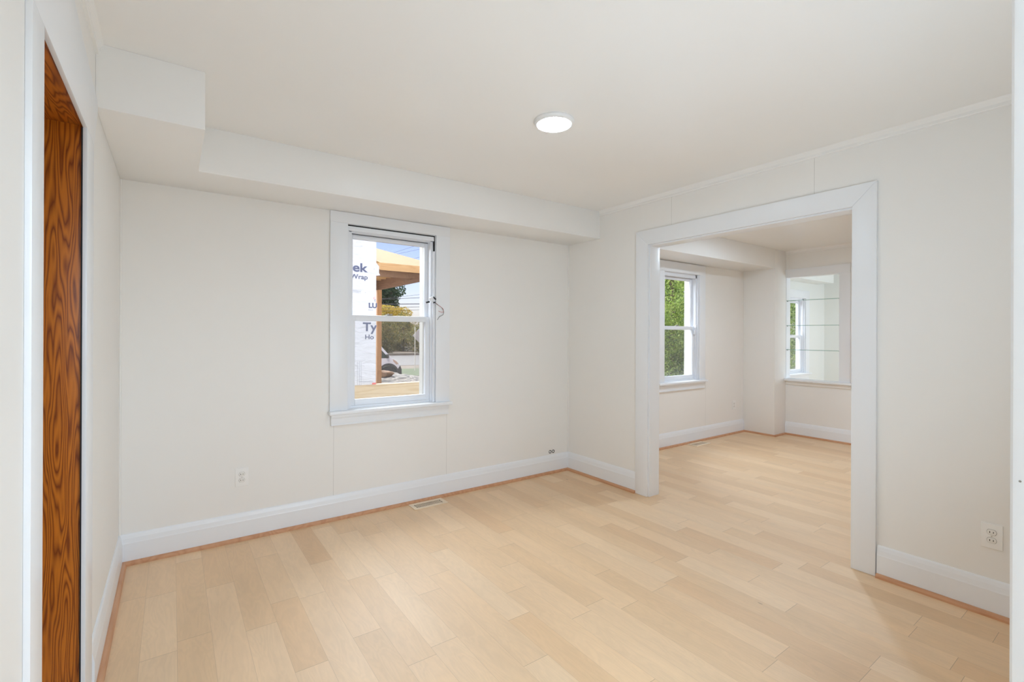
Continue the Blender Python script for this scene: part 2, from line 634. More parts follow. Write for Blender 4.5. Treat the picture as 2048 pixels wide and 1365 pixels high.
def wrap_mat(name):
    """creased white sheeting with a scatter of staple heads"""
    m = paint(name, (0.66, 0.67, 0.685), rough=0.5, bump=0.0)
    nt = m.node_tree
    N, L = nt.nodes, nt.links
    b = N['Principled BSDF']
    src = b.inputs['Base Color'].links[0].from_socket
    g = N.new('ShaderNodeNewGeometry')
    mp = N.new('ShaderNodeMapping')
    mp.inputs['Scale'].default_value = (2.0, 1.0, 5.5)
    mp.inputs['Rotation'].default_value = (0, 0.35, 0)
    L.new(g.outputs['Position'], mp.inputs['Vector'])
    no = N.new('ShaderNodeTexNoise')
    no.inputs['Scale'].default_value = 2.2
    no.inputs['Detail'].default_value = 5
    no.inputs['Distortion'].default_value = 0.6
    L.new(mp.outputs[0], no.inputs['Vector'])
    bp = N.new('ShaderNodeBump')
    bp.inputs['Strength'].default_value = 0.45
    bp.inputs['Distance'].default_value = 0.08
    L.new(no.outputs['Fac'], bp.inputs['Height'])
    L.new(bp.outputs['Normal'], b.inputs['Normal'])
    vo = N.new('ShaderNodeTexVoronoi')
    vo.inputs['Scale'].default_value = 15
    L.new(g.outputs['Position'], vo.inputs['Vector'])
    sp = N.new('ShaderNodeSeparateXYZ')
    L.new(vo.outputs['Color'], sp.inputs[0])
    st = math_n(N, L, 'MULTIPLY', math_n(N, L, 'LESS_THAN', vo.outputs['Distance'], 0.10),
                math_n(N, L, 'GREATER_THAN', sp.outputs['X'], 0.70))
    mx = N.new('ShaderNodeMix')
    mx.data_type = 'RGBA'
    L.new(math_n(N, L, 'MULTIPLY', st, 0.5), mx.inputs[0])
    L.new(src, mx.inputs[6])
    mx.inputs[7].default_value = (0.2, 0.2, 0.22, 1)
    L.new(mx.outputs[2], b.inputs['Base Color'])
    return m


M = {}
M['wall'] = wall_paint('wall_paint', (0.845, 0.832, 0.808))
M['wall_back'] = wall_paint('wall_paint_back', (0.845, 0.832, 0.808), seams_x=(0.952, 1.867, 5.604), zmax=0.70)
M['wall_right'] = wall_paint('wall_paint_right', (0.845, 0.832, 0.808), seams_y=(2.352, 1.317), zmin=2.0)
M['sunwall'] = paint('sunroom_paint', (0.80, 0.81, 0.785), rough=0.5, bump=0.02)
M['ceiling'] = paint('ceiling_paint', (0.860, 0.852, 0.835), rough=0.30, bump=0.015, scale=60, spec=0.5)
M['trim'] = paint('trim_paint', (0.830, 0.850, 0.880), rough=0.32, bump=0.02, scale=90, spec=0.5)
M['vinyl'] = paint('window_vinyl', (0.800, 0.820, 0.860), rough=0.35, bump=0.0, spec=0.5)
M['cream'] = plain('exterior_trim_paint', (0.78, 0.74, 0.66), 0.5)
M['gap'] = plain('dark_gap', (0.015, 0.015, 0.018), 0.8)
M['floor'] = floor_mat()
M['shoe'] = wood('shoe_moulding_wood', (0.50, 0.24, 0.12), (0.62, 0.34, 0.19), 'Y', 1.0, 0.4, 0.6)
M['pine'] = wood('amber_pine', (0.20, 0.040, 0.003), (0.62, 0.185, 0.014), 'Z', 3.2, 0.38, 0.85, rings=22.0, along=0.085)
M['pine_y'] = wood('amber_pine_head', (0.18, 0.036, 0.003), (0.56, 0.165, 0.013), 'Y', 3.2, 0.38, 0.85, rings=22.0, along=0.085)
M['glass'] = glass_mat('window_glass')
M['shelf_glass'] = glass_mat('shelf_glass', (0.95, 0.985, 0.965), 0.03)
M['shelf_edge'] = plain('shelf_glass_edge', (0.26, 0.42, 0.35), 0.1)
M['screen'] = screen_mat('insect_screen')
M['plate'] = plain('outlet_plastic', (0.87, 0.865, 0.85), 0.3)
M['recept'] = plain('receptacle_plastic', (0.82, 0.81, 0.78), 0.3)
M['groove'] = plain('plate_groove', (0.34, 0.33, 0.32), 0.6)
M['slot'] = plain('slot_dark', (0.03, 0.028, 0.025), 0.6)
M['metal'] = plain('screw_metal', (0.6, 0.58, 0.55), 0.35, 1.0)
M['register'] = plain('register_enamel', (0.82, 0.67, 0.50), 0.45)
M['diff_main'] = emit('lamp_diffuser', (0.655, 0.835, 1.0), LAMP_MAIN)
M['diff_added'] = emit('added_lamp_diffuser', (0.655, 0.835, 1.0), ADDED_LAMP_DINING)
M['lamp_trim'] = plain('lamp_trim_white', (0.82, 0.82, 0.82), 0.4)
M['black'] = plain('black_plastic', (0.02, 0.02, 0.022), 0.5)
M['red'] = plain('red_wire', (0.5, 0.04, 0.03), 0.5)
M['chrome'] = plain('shelf_clip_metal', (0.35, 0.33, 0.30), 0.3, 1.0)

# ------------------------------------------------------------------ room shell
mb = MB().box(XL - 0.02, XSUN, -2.55, YD, -0.12, 0.0)
tag(mb.build('floor', M['floor']), 'light maple plank floor running through both rooms', 'floor', 'structure')

mb = MB().box(XL - 0.7, XSUN + 0.15, -2.6, YD + WT, ZC, ZC + 0.10)
tag(mb.build('ceiling', M['ceiling']), 'white satin ceiling over both rooms', 'ceiling', 'structure')

W1 = dict(x0=1.044, x1=1.757, z0=0.787, z1=2.155)
W2 = dict(x0=4.735, x1=5.440, z0=0.777, z1=2.105)
W3 = dict(x0=7.690, x1=8.390, z0=0.735, z1=1.945)
mb = holed(MB(), 'y', YD, YD + WT, XL - 0.7, XFAR + 0.11, -0.9, ZC,
           [(w['x0'], w['x1'], w['z0'], w['z1']) for w in (W1, W2)])
tag(mb.build('wall_back', M['wall_back']), 'off-white window wall behind both rooms', 'wall', 'structure')

OY0, OY1, OZ = 1.103, 2.557, 2.085         # cased opening in the right wall
mb = holed(MB(), 'x', XR, XP, -0.02, YD, 0.0, ZC, [(OY0 - 0.012, OY1 + 0.012, -0.01, OZ + 0.012)])
tag(mb.build('wall_right', M['wall_right']), 'off-white partition wall with the wide cased opening', 'wall', 'structure')

DY0, DY1, DZ = 1.500, 2.165, 2.052         # doorway in the left wall
mb = holed(MB(), 'x', XL - 0.14, XL, -2.55, YD, 0.0, ZC, [(DY0 - 0.02, DY1 + 0.02, -0.01, DZ + 0.02)])
tag(mb.build('wall_left', M['wall']), 'off-white left wall with the pine-lined doorway', 'wall', 'structure')

mb = MB()
mb.box(XL - 0.70, XL - 0.66, 1.0, 2.6, 0, ZC).box(XL - 0.66, XL - 0.14, 0.96, 1.0, 0, ZC).box(XL - 0.66, XL - 0.14, 2.6, 2.64, 0, ZC)
mb.box(XL - 0.66, XL - 0.02, 1.0, 2.6, -0.10, 0.0)
tag(mb.build('wall_closet', M['wall']), 'plain closet lining behind the pine-lined doorway', 'wall', 'structure')

FH = [(0.92, 1.92, 0.35, 2.0), (4.25, 5.75, 0.35, 2.0), (7.2, 8.9, 0.9, 2.1)]  # unseen openings added to light the rooms from the front
mb = holed(MB(), 'y', -0.02, YFR, 0.73, XSUN + 0.15, 0.0, ZC, FH)
mb.box(XL, 0.73, -0.02, YFR, 2.06, ZC)  # unseen header added to hold rear light off the upper surfaces
wf = mb.build('wall_front', M['wall'], bevel=0.0)
tag(wf, 'off-white front wall ending beside the camera', 'wall', 'structure')
# bullnose jamb edge on the front wall's end, with the latch strike notch
mb = MB()
mb.box(0.712, 0.73, -0.02, YFR + 0.004, 0.0, ZC)
o = mb.build('trim_1', M['trim'], bevel=0.006, seg=3)
tag(o, 'rounded white jamb edge at the far right of the view', 'trim', 'structure')
n = MB().lathe([(0.0011, -0.0008), (0.0009, 0.0005), (0.0, 0.0005)], (0.7125, YFR - 0.004, 1.200), 'x', 12)
n.build('nail_hole', M['chrome'], o)

mb = MB().box(1.15, 1.27, -2.55, -0.02, 0, ZC)
tag(mb.build('wall_kitchen', M['wall']), 'plain side wall behind the camera', 'wall', 'structure')
mb = holed(MB(), 'y', -2.6, -2.5, XL - 0.14, 1.27, 0, ZC, [(-0.1, 0.95, 0.9, 2.1)])  # rear opening added to let light in from behind
tag(mb.build('wall_rear', M['wall']), 'unseen wall behind the camera with an opening added for light', 'wall', 'structure')
mb = MB().box(1.27, XSUN + 0.4, -2.4, -0.02, ZC + 0.02, ZC + 0.10)  # unseen slab added to shade the front openings from the sun
tag(mb.build('ceiling_sun_block', M['wall']), 'added unseen slab keeping sun out of the front wall openings', 'ceiling', 'structure')

# far wall of the far room with the pass-through niche
NY0, NY1, NZ0, NZ1 = 2.487, YS, 0.760, 2.133
mb = holed(MB(), 'x', XFAR, XFAR + 0.11, -0.02, YD, 0.0, ZC, [(NY0, NY1, NZ0, NZ1)])
tag(mb.build('wall_far', M['wall']), 'off-white far wall of the far room with the shelf opening', 'wall', 'structure')
mb = MB().box(XPIER, XFAR, YS, YD, 0.0, ZC)
tag(mb.build('wall_pier', M['wall'], bevel=0.004), 'square off-white pier in the far room corner', 'wall', 'structure')
mb = MB().box(XSUN, XSUN + 0.15, -0.02, YD, 0.0, ZC)
tag(mb.build('wall_sunroom', M['sunwall']), 'pale end wall of the space beyond the glass shelves', 'wall', 'structure')
mb = MB().box(XFAR + 0.11, 8.81, 3.30, YD, 2.20, ZC)
tag(mb.build('ceiling_sunroom_soffit', M['sunwall'], bevel=0.004), 'pale soffit over the window behind the glass shelves', 'soffit', 'structure')
mb = holed(MB(), 'y', YD, YD + 0.127, XFAR + 0.1101, XSUN + 0.15, -0.9, ZC, [(W3['x0'], W3['x1'], W3['z0'], W3['z1'])])
tag(mb.build('wall_sunroom_back', M['sunwall']), 'pale window wall seen past the glass shelves', 'wall', 'structure')

# soffits
XB, YB = 0.113, 2.475
mb = MB()
mb.prism([(XL, YB, ZS), (XB, YB, ZS), (XB, YS, ZS), (XR, YS, ZS), (XR, YD, ZS), (XL, YD, ZS)], (0, 0, ZC - ZS))
tag(mb.build('ceiling_soffit', M['ceiling'], bevel=0.003), 'boxed soffit along the window wall with a deeper corner box', 'soffit', 'structure')
mb = MB().box(XP, XPIER, YS, YD, ZS, ZC)
tag(mb.build('ceiling_dining_soffit', M['ceiling'], bevel=0.003), 'boxed soffit over the far room window', 'soffit', 'structure')


# ------------------------------------------------------------------ running trim
def run(mb, prof, p0, p1, nrm):
    """sweep a (depth,height) profile from p0 to p1; nrm points into the room"""
    p0, p1, nrm = Vector(p0), Vector(p1), Vector(nrm)
    poly = [p0 + nrm * d + Vector((0, 0, z)) for d, z in prof]
    return mb.prism(poly, p1 - p0)


BASE = [(0, 0.0), (0.018, 0.0), (0.018, 0.122), (0.0165, 0.128), (0.013, 0.150), (0.008, 0.168), (0.004, 0.175), (0, 0.175)]
SHOE = [(0.0, 0.0), (0.021, 0.0), (0.020, 0.010), (0.015, 0.018), (0.006, 0.022), (0.0, 0.022)]
CROWN = [(0, 0.0), (0.010, 0.0), (0.013, 0.006), (0.012, 0.020), (0.020, 0.036), (0.026, 0.045), (0, 0.045)]


def baseboard(name, segs, label):
    t = thing(name, (segs[0][0][0], segs[0][0][1], 0), label, 'baseboard', 'structure')
    a, b = MB(), MB()
    for p0, p1, nrm in segs:
        run(a, BASE, (*p0, 0), (*p1, 0), (*nrm, 0))
        q0 = (p0[0] + nrm[0] * 0.018, p0[1] + nrm[1] * 0.018, 0)
        q1 = (p1[0] + nrm[0] * 0.018, p1[1] + nrm[1] * 0.018, 0)
        run(b, SHOE, q0, q1, (*nrm, 0))
    a.build('board', M['trim'], t)
    b.build('shoe_moulding', M['shoe'], t)
    return t


baseboard('baseboard_back', [((XL, YD), (XR, YD), (0, -1))], 'white baseboard with wood shoe under the near room window')
baseboard('baseboard_right', [((XR, 2.69), (XR, YD), (-1, 0))], 'short white baseboard between corner and cased opening')
baseboard('baseboard_right_front', [((XR, YFR), (XR, 0.985), (-1, 0))], 'white baseboard under the right wall outlet')
baseboard('baseboard_left', [((XL, 2.340), (XL, YD), (1, 0))], 'white baseboard between pine-lined doorway and left corner')
baseboard('baseboard_left_front', [((XL, 0.12), (XL, 1.380), (1, 0))], 'white baseboard on the left wall near the camera')
baseboard('baseboard_dining', [((XP, YD), (XPIER, YD), (0, -1))], 'white baseboard under the far room window')
baseboard('baseboard_far', [((XFAR, YFR), (XFAR, YS), (-1, 0))], 'white baseboard below the shelf ledge')
mb = MB()
run(mb, SHOE, (XPIER, YD, 0), (XPIER, YS - 0.018, 0), (-1, 0, 0))
run(mb, SHOE, (XPIER - 0.018, YS, 0), (XFAR, YS, 0), (0, -1, 0))
tag(mb.build('trim_2', M['shoe']), 'wood shoe moulding around the foot of the pier', 'trim', 'structure')

for i, (p0, p1, nrm, lab) in enumerate((
        ((XR, YFR), (XR, YS), (-1, 0), 'slim crown moulding above the cased opening'),
        ((XL, -0.02), (XL, YB), (1, 0), 'slim crown moulding above the pine-lined doorway'),
        ((XFAR, YFR), (XFAR, YS), (-1, 0), 'slim crown moulding above the shelf opening'),
        ((XP, YFR), (XP, YS), (1, 0), 'slim crown moulding on the far side of the partition'))):
    mb = run(MB(), CROWN, (*p0, ZC - 0.045), (*p1, ZC - 0.045), (*nrm, 0))
    tag(mb.build('trim_%d' % (3 + i), M['ceiling']), lab, 'crown moulding', 'structure')

# slim corner beads of the panelled walls
for i, (x, y, lab) in enumerate(((XL + 0.004, YD - 0.004, 'thin corner bead at the left end of the window wall'),
                                 (XR - 0.004, YD - 0.004, 'thin corner bead where window wall meets partition'))):
    mb = MB().tube([(x, y, 0.175), (x, y, ZS)], 0.006, 8)
    tag(mb.build('trim_%d' % (7 + i), M['wall'], smooth=True), lab, 'trim', 'structure')


# ------------------------------------------------------------------ windows
def window(num, w, label, zmid, gap=False, clip=None, lower_gap=0.02):
    x0, x1, z0, z1 = w['x0'], w['x1'], w['z0'], w['z1']
    D = YD
    WT = 0.127 if num == 3 else 0.16
    t = thing('window_%d' % num, ((x0 + x1) / 2, D, z0), label, 'window', 'structure')
    cw = 0.125
    ztop = min(z1 + 0.122, ZS if num < 3 else 9)
    # casing: two side boards and a head board
    a = MB()
    a.box(x0 - cw, x0, D - 0.020, D, z0, z1 + 0.0)
    a.box(x1, x1 + cw, D - 0.020, D, z0, z1 + 0.0)
    a.box(x0 - cw, x1 + cw, D - 0.020, D, z1, ztop - 0.001)
    a.build('casing', M['trim'], t, bevel=0.0025)
    # jamb liner inside the wall
    j = MB()
    j.box(x0 - 0.001, x0 + (0.004 if gap else 0.012), D, D + WT, z0, z1)
    j.box(x1 - (0.003 if gap else 0.012), x1 + 0.001, D, D + WT, z0, z1)
    j.box(x0, x1, D, D + WT, z1 - 0.003, z1 + 0.001)
    j.build('jamb', M['trim'], t)
    # stool and apron
    s = MB()
    s.box(x0 - cw - 0.008, x1 + cw + 0.012, D - 0.058, D, z0 - 0.026, z0)
    s.box(x0, x1, D, D + WT, z0 - 0.026, z0 + 0.004)
    s.build('stool', M['trim'], t, bevel=0.007, seg=3)
    ap = MB()
    ap.box(x0 - cw + 0.010, x1 + cw - 0.006, D - 0.018, D, z0 - 0.106, z0 - 0.026)
    ap.box(x0 - cw + 0.010, x1 + cw - 0.006, D - 0.026, D - 0.018, z0 - 0.054, z0 - 0.026)
    ap.box(x0 - cw + 0.010, x1 + cw - 0.006, D - 0.022, D - 0.018, z0 - 0.106, z0 - 0.098)
    ap.build('apron', M['trim'], t, bevel=0.0025)
    # vinyl frame
    g = 0.013 if gap else 0.002
    fx0, fx1, fz1 = x0 + (0.0045 if gap else 0.012), x1 - (0.0125 if gap else 0.012), z1 - g
    f = MB()
    f.box(fx0, fx0 + (0.034 if gap else 0.026), D + 0.018, D + 0.125, z0, fz1)
    f.box(fx1 - 0.022, fx1, D + 0.018, D + 0.125, z0, fz1)
    f.box(fx0, fx1, D + 0.018, D + 0.125, fz1 - 0.040, fz1)
    if gap:
        f.box(x0 + 0.001, x1 - 0.0125, D - 0.001, D + 0.020, fz1 - 0.034, fz1)
    f.box(fx0 + 0.02, fx1 - 0.02, D + 0.030, D + 0.125, z0, z0 + lower_gap)
    f.build('frame', M['vinyl'], t, bevel=0.0015)
    if gap:
        k = MB()
        k.box(x0 + 0.001, x1 - 0.001, D + 0.004, D + 0.009, z1 - g - 0.001, z1 - 0.001)
        k.box(x1 - 0.0125, x1 - 0.0025, D + 0.004, D + 0.009, z1 - 0.13, z1 - 0.001)
        k.box(fx0 + 0.034, fx1 - 0.022, D + 0.070, D + 0.074, fz1 - 0.0435, fz1 - 0.039)
        k.build('gap', M['gap'], t)
    st = MB()
    st.box(x1 - 0.021, x1 - 0.002, D - 0.004, D + 0.020, z0 + 0.004, z1 - (0.13 if gap else 0.09))
    st.box(x0 + 0.001, x0 + 0.012, D - 0.002, D + 0.020, z0 + 0.004, z1 - (0.040 if gap else 0.16))
    st.build('stop', M['vinyl'], t, bevel=0.002)
    ix0, ix1 = fx0 + (0.030 if gap else 0.022), fx1 - 0.018
    zb = z0 + lower_gap
    zt = fz1 - 0.042

    def sash(name, y0, y1, za, zb_, top, bot, side):
        q = MB()
        q.box(ix0, ix0 + side, y0, y1, za, zb_)
        q.box(ix1 - side, ix1, y0, y1, za, zb_)
        q.box(ix0 + side, ix1 - side, y0, y1, za, za + bot)
        q.box(ix0 + side, ix1 - side, y0, y1, zb_ - top, zb_)
        so = q.build(name, M['vinyl'], t, bevel=0.003)
        p = MB().box(ix0 + side - 0.004, ix1 - side + 0.004, (y0 + y1) / 2 - 0.002, (y0 + y1) / 2 + 0.002, za + bot - 0.004, zb_ - top + 0.004)
        p.build('pane', M['glass'], so)
        return so
    lo = sash('lower_sash', D + 0.040, D + 0.068, zb, zmid + 0.024, 0.044, 0.046, 0.037)
    up = sash('upper_sash', D + 0.076, D + 0.104, zmid - 0.018, zt, 0.034, 0.036, 0.030)
    # sash lock on the meeting rail
    lk = MB()
    xm = (x0 + x1) / 2 - 0.02
    lk.box(xm - 0.028, xm + 0.028, D + 0.044, D + 0.064, zmid + 0.024, zmid + 0.030)
    lk.lathe([(0.010, 0), (0.010, 0.008), (0.0, 0.010)], (xm, D + 0.055, zmid + 0.030), seg=12)
    lk.obox((xm + 0.014, D + 0.052, zmid + 0.036), (0.02, 0.004, 0), (-0.001, 0.005, 0), (0, 0, 0.003))
    lk.build('sash_lock', M['chrome'], lo, bevel=0.001)
    # exterior trim and insect screen
    e = MB()
    er = (0.052, 0.022, 0.010)[num - 1]
    ed = 0.030 if num < 3 else 0.008
    e.box(x0, x0 + 0.046, D + 0.126, D + WT + ed, z0 - 0.03, z1)
    e.box(x1 - er, x1, D + 0.126, D + WT + ed, z0 - 0.03, z1)
    e.box(x0, x1, D + 0.126, D + WT + ed, z1 - 0.045, z1)
    e.build('exterior_trim', M['cream'], t)
    sc = MB().box(x0 + 0.046, x1 - er, D + 0.112, D + 0.113, z0 + 0.02, zmid)
    sc.build('insect_screen', M['screen'], t)
    return t


w1 = window(1, W1, 'white double-hung window looking out at house wrap and a van', 1.464, gap=True)
w2 = window(2, W2, 'white double-hung window in the far room, half hidden by the opening', 1.430)
w3 = window(3, W3, 'white double-hung window seen behind the glass shelves', 1.325)

# contact sensors on windows
t = thing('contact_sensor', (1.740, YD - 0.006, 1.60), 'loose white alarm sensor with curling wires on the window jamb', 'sensor')
q = MB().obox((1.722, YD - 0.012, 1.628), (0.011, 0, -0.018), (0, 0.010, 0), (0.013, 0, 0.008))
q.build('housing', M['vinyl'], t, bevel=0.002)
q = MB().obox((1.690, YD - 0.004, 1.606), (0.014, 0, 0.004), (0, 0.006, 0), (-0.003, 0, 0.006))
q.build('magnet_clip', M['black'], t, bevel=0.001)
q = MB().obox((1.745, YD - 0.012, 1.640), (0.012, 0, -0.010), (0, 0.008, 0), (0.002, 0, 0.003))
q.build('bracket', M['black'], t, bevel=0.001)
q = MB().obox((1.742, YD - 0.016, 1.604), (0.008, 0, 0.002), (0, 0.006, 0), (0, 0, 0.005))
q.build('terminal', M['black'], t, bevel=0.001)


def spline(pts, n=8):
    out = []
    P = [Vector(p) for p in pts]
    P = [P[0]] + P + [P[-1]]
    for i in range(1, len(P) - 2):
        for k in range(n):
            u = k / n
            a, b, c, d = P[i - 1], P[i], P[i + 1], P[i + 2]
            out.append(0.5 * ((2 * b) + (-a + c) * u + (2 * a - 5 * b + 4 * c - d) * u * u + (-a + 3 * b - 3 * c + d) * u ** 3))
    out.append(P[-2])
    return out


q = MB().tube(spline([(1.746, YD - 0.018, 1.602), (1.770, YD - 0.026, 1.585), (1.800, YD - 0.030, 1.565), (1.820, YD - 0.030, 1.535),
                      (1.815, YD - 0.028, 1.505), (1.785, YD - 0.026, 1.490), (1.765, YD - 0.025, 1.462)]), 0.0016, 6)
q.build('black_wire', M['black'], t, smooth=True)
q = MB().tube(spline([(1.748, YD - 0.018, 1.604), (1.775, YD - 0.028, 1.582), (1.812, YD - 0.031, 1.556), (1.818, YD - 0.030, 1.530),
                      (1.800, YD - 0.027, 1.527), (1.776, YD - 0.024, 1.535)]), 0.0013, 6)
q.build('red_wire', M['red'], t, smooth=True)
t = thing('contact_sensor', (5.405, YD, 1.40), 'small white two-piece sensor on the far room window frame', 'sensor')
MB().box(5.394, 5.420, YD + 0.004, YD + 0.020, 1.437, 1.475).build('magnet', M['vinyl'], t, bevel=0.003)
MB().box(5.372, 5.414, YD + 0.010, YD + 0.026, 1.352, 1.415).build('housing', M['vinyl'], t, bevel=0.003)

# ------------------------------------------------------------------ cased opening between the rooms
t = thing('door_1', (XR, (OY0 + OY1) / 2, 0), 'wide white cased opening leading to the far room', 'doorway', 'structure')
a = MB()
ci0, ci1, cz = 1.110, 2.568, 2.096
co0, co1, cz1 = 0.990, 2.692, 2.218
a.prism([(XR - 0.020, ci1, 0), (XR - 0.020, co1, 0), (XR - 0.020, co1, cz1), (XR - 0.020, ci1, cz)], (0.020, 0, 0))
a.prism([(XR - 0.020, co0, 0), (XR - 0.020, ci0, 0), (XR - 0.020, ci0, cz), (XR - 0.020, co0, cz1)], (0.020, 0, 0))
a.prism([(XR - 0.020, ci0, cz), (XR - 0.020, ci1, cz), (XR - 0.020, co1, cz1), (XR - 0.020, co0, cz1)], (0.020, 0, 0))
a.build('casing', M['trim'], t, bevel=0.003)
b = MB()
b.prism([(XP + 0.020, ci1, 0), (XP + 0.020, co1, 0), (XP + 0.020, co1, cz1), (XP + 0.020, ci1, cz)], (-0.020, 0, 0))
b.prism([(XP + 0.020, co0, 0), (XP + 0.020, ci0, 0), (XP + 0.020, ci0, cz), (XP + 0.020, co0, cz1)], (-0.020, 0, 0))
b.prism([(XP + 0.020, ci0, cz), (XP + 0.020, ci1, cz), (XP + 0.020, co1, cz1), (XP + 0.020, co0, cz1)], (-0.020, 0, 0))
b.build('rear_casing', M['trim'], t, bevel=0.003)
j = MB()
j.box(XR - 0.001, XP + 0.001, OY1, OY1 + 0.012, 0, OZ + 0.012)
j.box(XR - 0.001, XP + 0.001, OY0 - 0.012, OY0, 0, OZ + 0.012)
j.box(XR - 0.001, XP + 0.001, OY0, OY1, OZ, OZ + 0.012)
j.build('jamb', M['trim'], t, bevel=0.0015)

# ------------------------------------------------------------------ pine-lined doorway on the left
t = thing('door_2', (XL, (DY0 + DY1) / 2, 0), 'doorway with bare amber pine jambs and white casing', 'doorway', 'structure')
CX = XL + 0.012
a = MB()
a.box(XL, CX, 1.382, 1.494, 0, 2.044)
a.box(XL, CX, 2.157, 2.325, 0, 2.044)
a.prism([(XL, 1.382, 2.044), (XL, 2.335, 2.044), (XL, 2.440, 2.215), (XL, 2.430, 2.235), (XL, 1.382, 2.415)], (0.012, 0, 0))
a.build('casing', M['trim'], t, bevel=0.002)
j = MB()
j.box(XL - 0.14, XL - 0.0005, DY1, DY1 + 0.019, 0, DZ)
j.box(XL - 0.14, XL - 0.0005, DY0 - 0.019, DY0, 0, DZ)
j.build('side_jamb', M['pine'], t, bevel=0.001)
j = MB().box(XL - 0.14, XL - 0.0005, DY0, DY1, DZ - 0.001, DZ + 0.019)
j.build('head_jamb', M['pine_y'], t, bevel=0.001)
j = MB()
j.box(XL - 0.0035, XL + 0.0005, 2.1575, DY1 + 0.001, 0, 2.044)
j.build('gap', M['gap'], t)

# ------------------------------------------------------------------ pass-through ledge, casing and glass shelves
a = MB()
a.box(XFAR - 0.020, XFAR, 2.367, NY1, NZ1, 2.237)
a.box(XFAR - 0.020, XFAR, 2.367, NY0, NZ0, NZ1)
tag(a.build('trim_9', M['trim'], bevel=0.0025), 'flat white casing around the glass shelf opening', 'casing', 'structure')
t = thing('trim_10', (XFAR, 2.7, 0.66), 'white ledge with apron under the glass shelves', 'ledge', 'structure')
a = MB().box(XFAR - 0.055, XFAR + 0.11, 2.34, NY1 - 0.001, NZ0 - 0.030, NZ0)
a.build('ledge_board', M['trim'], t, bevel=0.006, seg=3)
a = MB().box(XFAR - 0.018, XFAR, 2.36, NY1 - 0.001, NZ0 - 0.075, NZ0 - 0.030)
a.build('apron', M['wall'], t, bevel=0.0025)
a = MB()
a.box(XFAR, XFAR + 0.112, NY1 - 0.004, NY1 + 0.002, NZ0, NZ1)
a.box(XFAR, XFAR + 0.112, NY0 - 0.002, NY0 + 0.004, NZ0, NZ1)
a.box(XFAR, XFAR + 0.112, NY0, NY1, NZ1 - 0.004, NZ1 + 0.002)
tag(a.build('trim_11', M['trim']), 'white lining inside the glass shelf opening', 'jamb lining', 'structure')

for i, (z, lab) in enumerate(((1.816, 'topmost clear glass shelf in the far opening'),
                              (1.478, 'middle clear glass shelf in the far opening'),
                              (1.151, 'lowest clear glass shelf, nearest the white ledge'))):
    t = thing('glass_shelf', (XFAR + 0.05, (NY0 + NY1) / 2, z), lab, 'shelf', None, 'glass shelves in the far opening')
    MB().box(XFAR + 0.002, XFAR + 0.104, NY0 + 0.006, NY1 - 0.006, z - 0.003, z + 0.003).build('panel', M['shelf_glass'], t)
    MB().box(XFAR + 0.0005, XFAR + 0.002, NY0 + 0.006, NY1 - 0.006, z - 0.003, z + 0.003).build('polished_edge', M['shelf_edge'], t)
    for yy in (NY0 + 0.010, NY1 - 0.010):
        MB().box(XFAR + 0.016, XFAR + 0.030, yy - 0.006, yy + 0.006, z - 0.010, z - 0.003).build('shelf_clip', M['chrome'], t, bevel=0.001)


# ------------------------------------------------------------------ ceiling lamps
def lamp(x, y, label, dm):
    t = thing('ceiling_light', (x, y, ZC - 0.03), label, 'ceiling light')
    MB().lathe([(0.106, ZC), (0.108, ZC - 0.006), (0.104, ZC - 0.016), (0.094, ZC - 0.022), (0.090, ZC - 0.0215)], (x, y, 0), seg=48).build('trim_ring', M['lamp_trim'], t, smooth=True)
    MB().lathe([(0.0915, ZC - 0.0195), (0.088, ZC - 0.024), (0.06, ZC - 0.0265), (0.0, ZC - 0.0275)], (x, y, 0), seg=48).build('diffuser', dm, t, smooth=True)
    return t


lamp(1.655, 1.945, 'glowing round flush LED light on the near room ceiling', M['diff_main'])
lamp(4.85, 2.15, 'added round flush light on the far room ceiling, out of view', M['diff_added'])  # lamp added out of view to brighten the far room


# ------------------------------------------------------------------ outlets
def outlet(loc, rz, label):
    """built facing -Y at the origin, then turned"""
    t = bpy.data.objects.new('wall_outlet', None)
    t.empty_display_size = 0.03
    COL.objects.link(t)
    t.location = loc
    t.rotation_euler = (0, 0, rz)
    tag(t, label, 'outlet', None, 'duplex wall outlets')
    PARENT_LOC[t.name] = (0, 0, 0)
    MB().box(-0.038, 0.038, -0.006, 0.0, -0.060, 0.060).build('cover_plate', M['plate'], t, bevel=0.003, seg=3)
    for zz in (0.0195, -0.0195):
        n = 20
        poly = []
        for k in range(n):
            a = 2 * PI * k / n
            poly.append((0.0165 * math.cos(a), -0.0062, zz + max(-0.0125, min(0.0125, 0.0165 * math.sin(a)))))
        rc = MB().prism(poly, (0, -0.0028, 0)).build('receptacle', M['recept'], t, bevel=0.0006)
        s = MB()
        s.box(-0.0078, -0.0050, -0.0093, -0.0088, zz - 0.004, zz + 0.0045)
        s.box(0.0050, 0.0078, -0.0093, -0.0088, zz - 0.0035, zz + 0.004)
        s.build('slot', M['slot'], rc)
        g = MB()
        for k in range(n):
            a0, a1 = 2 * PI * k / n, 2 * PI * (k + 1) / n
            f = lambda r, a: (r * math.cos(a), -0.0064, zz + max(-r * .76, min(r * .76, r * math.sin(a))))
            g.add([f(0.0165, a0), f(0.0165, a1), f(0.0178, a1), f(0.0178, a0)], [(0, 1, 2, 3)])
        g.build('gap', M['groove'], rc)
    MB().lathe([(0.003, -0.006), (0.003, -0.0075), (0, -0.0078)], (0, 0, 0), 'y', 12).build('screw', M['metal'], t)
    return t


outlet((0.371, YD, 0.408), 0, 'white duplex outlet low on the window wall, left of the window')
outlet((XR, 0.528, 0.382), PI / 2 * -1, 'white duplex outlet low on the right wall beside the cased opening')
outlet((6.274, YD, 0.388), 0, 'small white outlet by the pier in the far room')


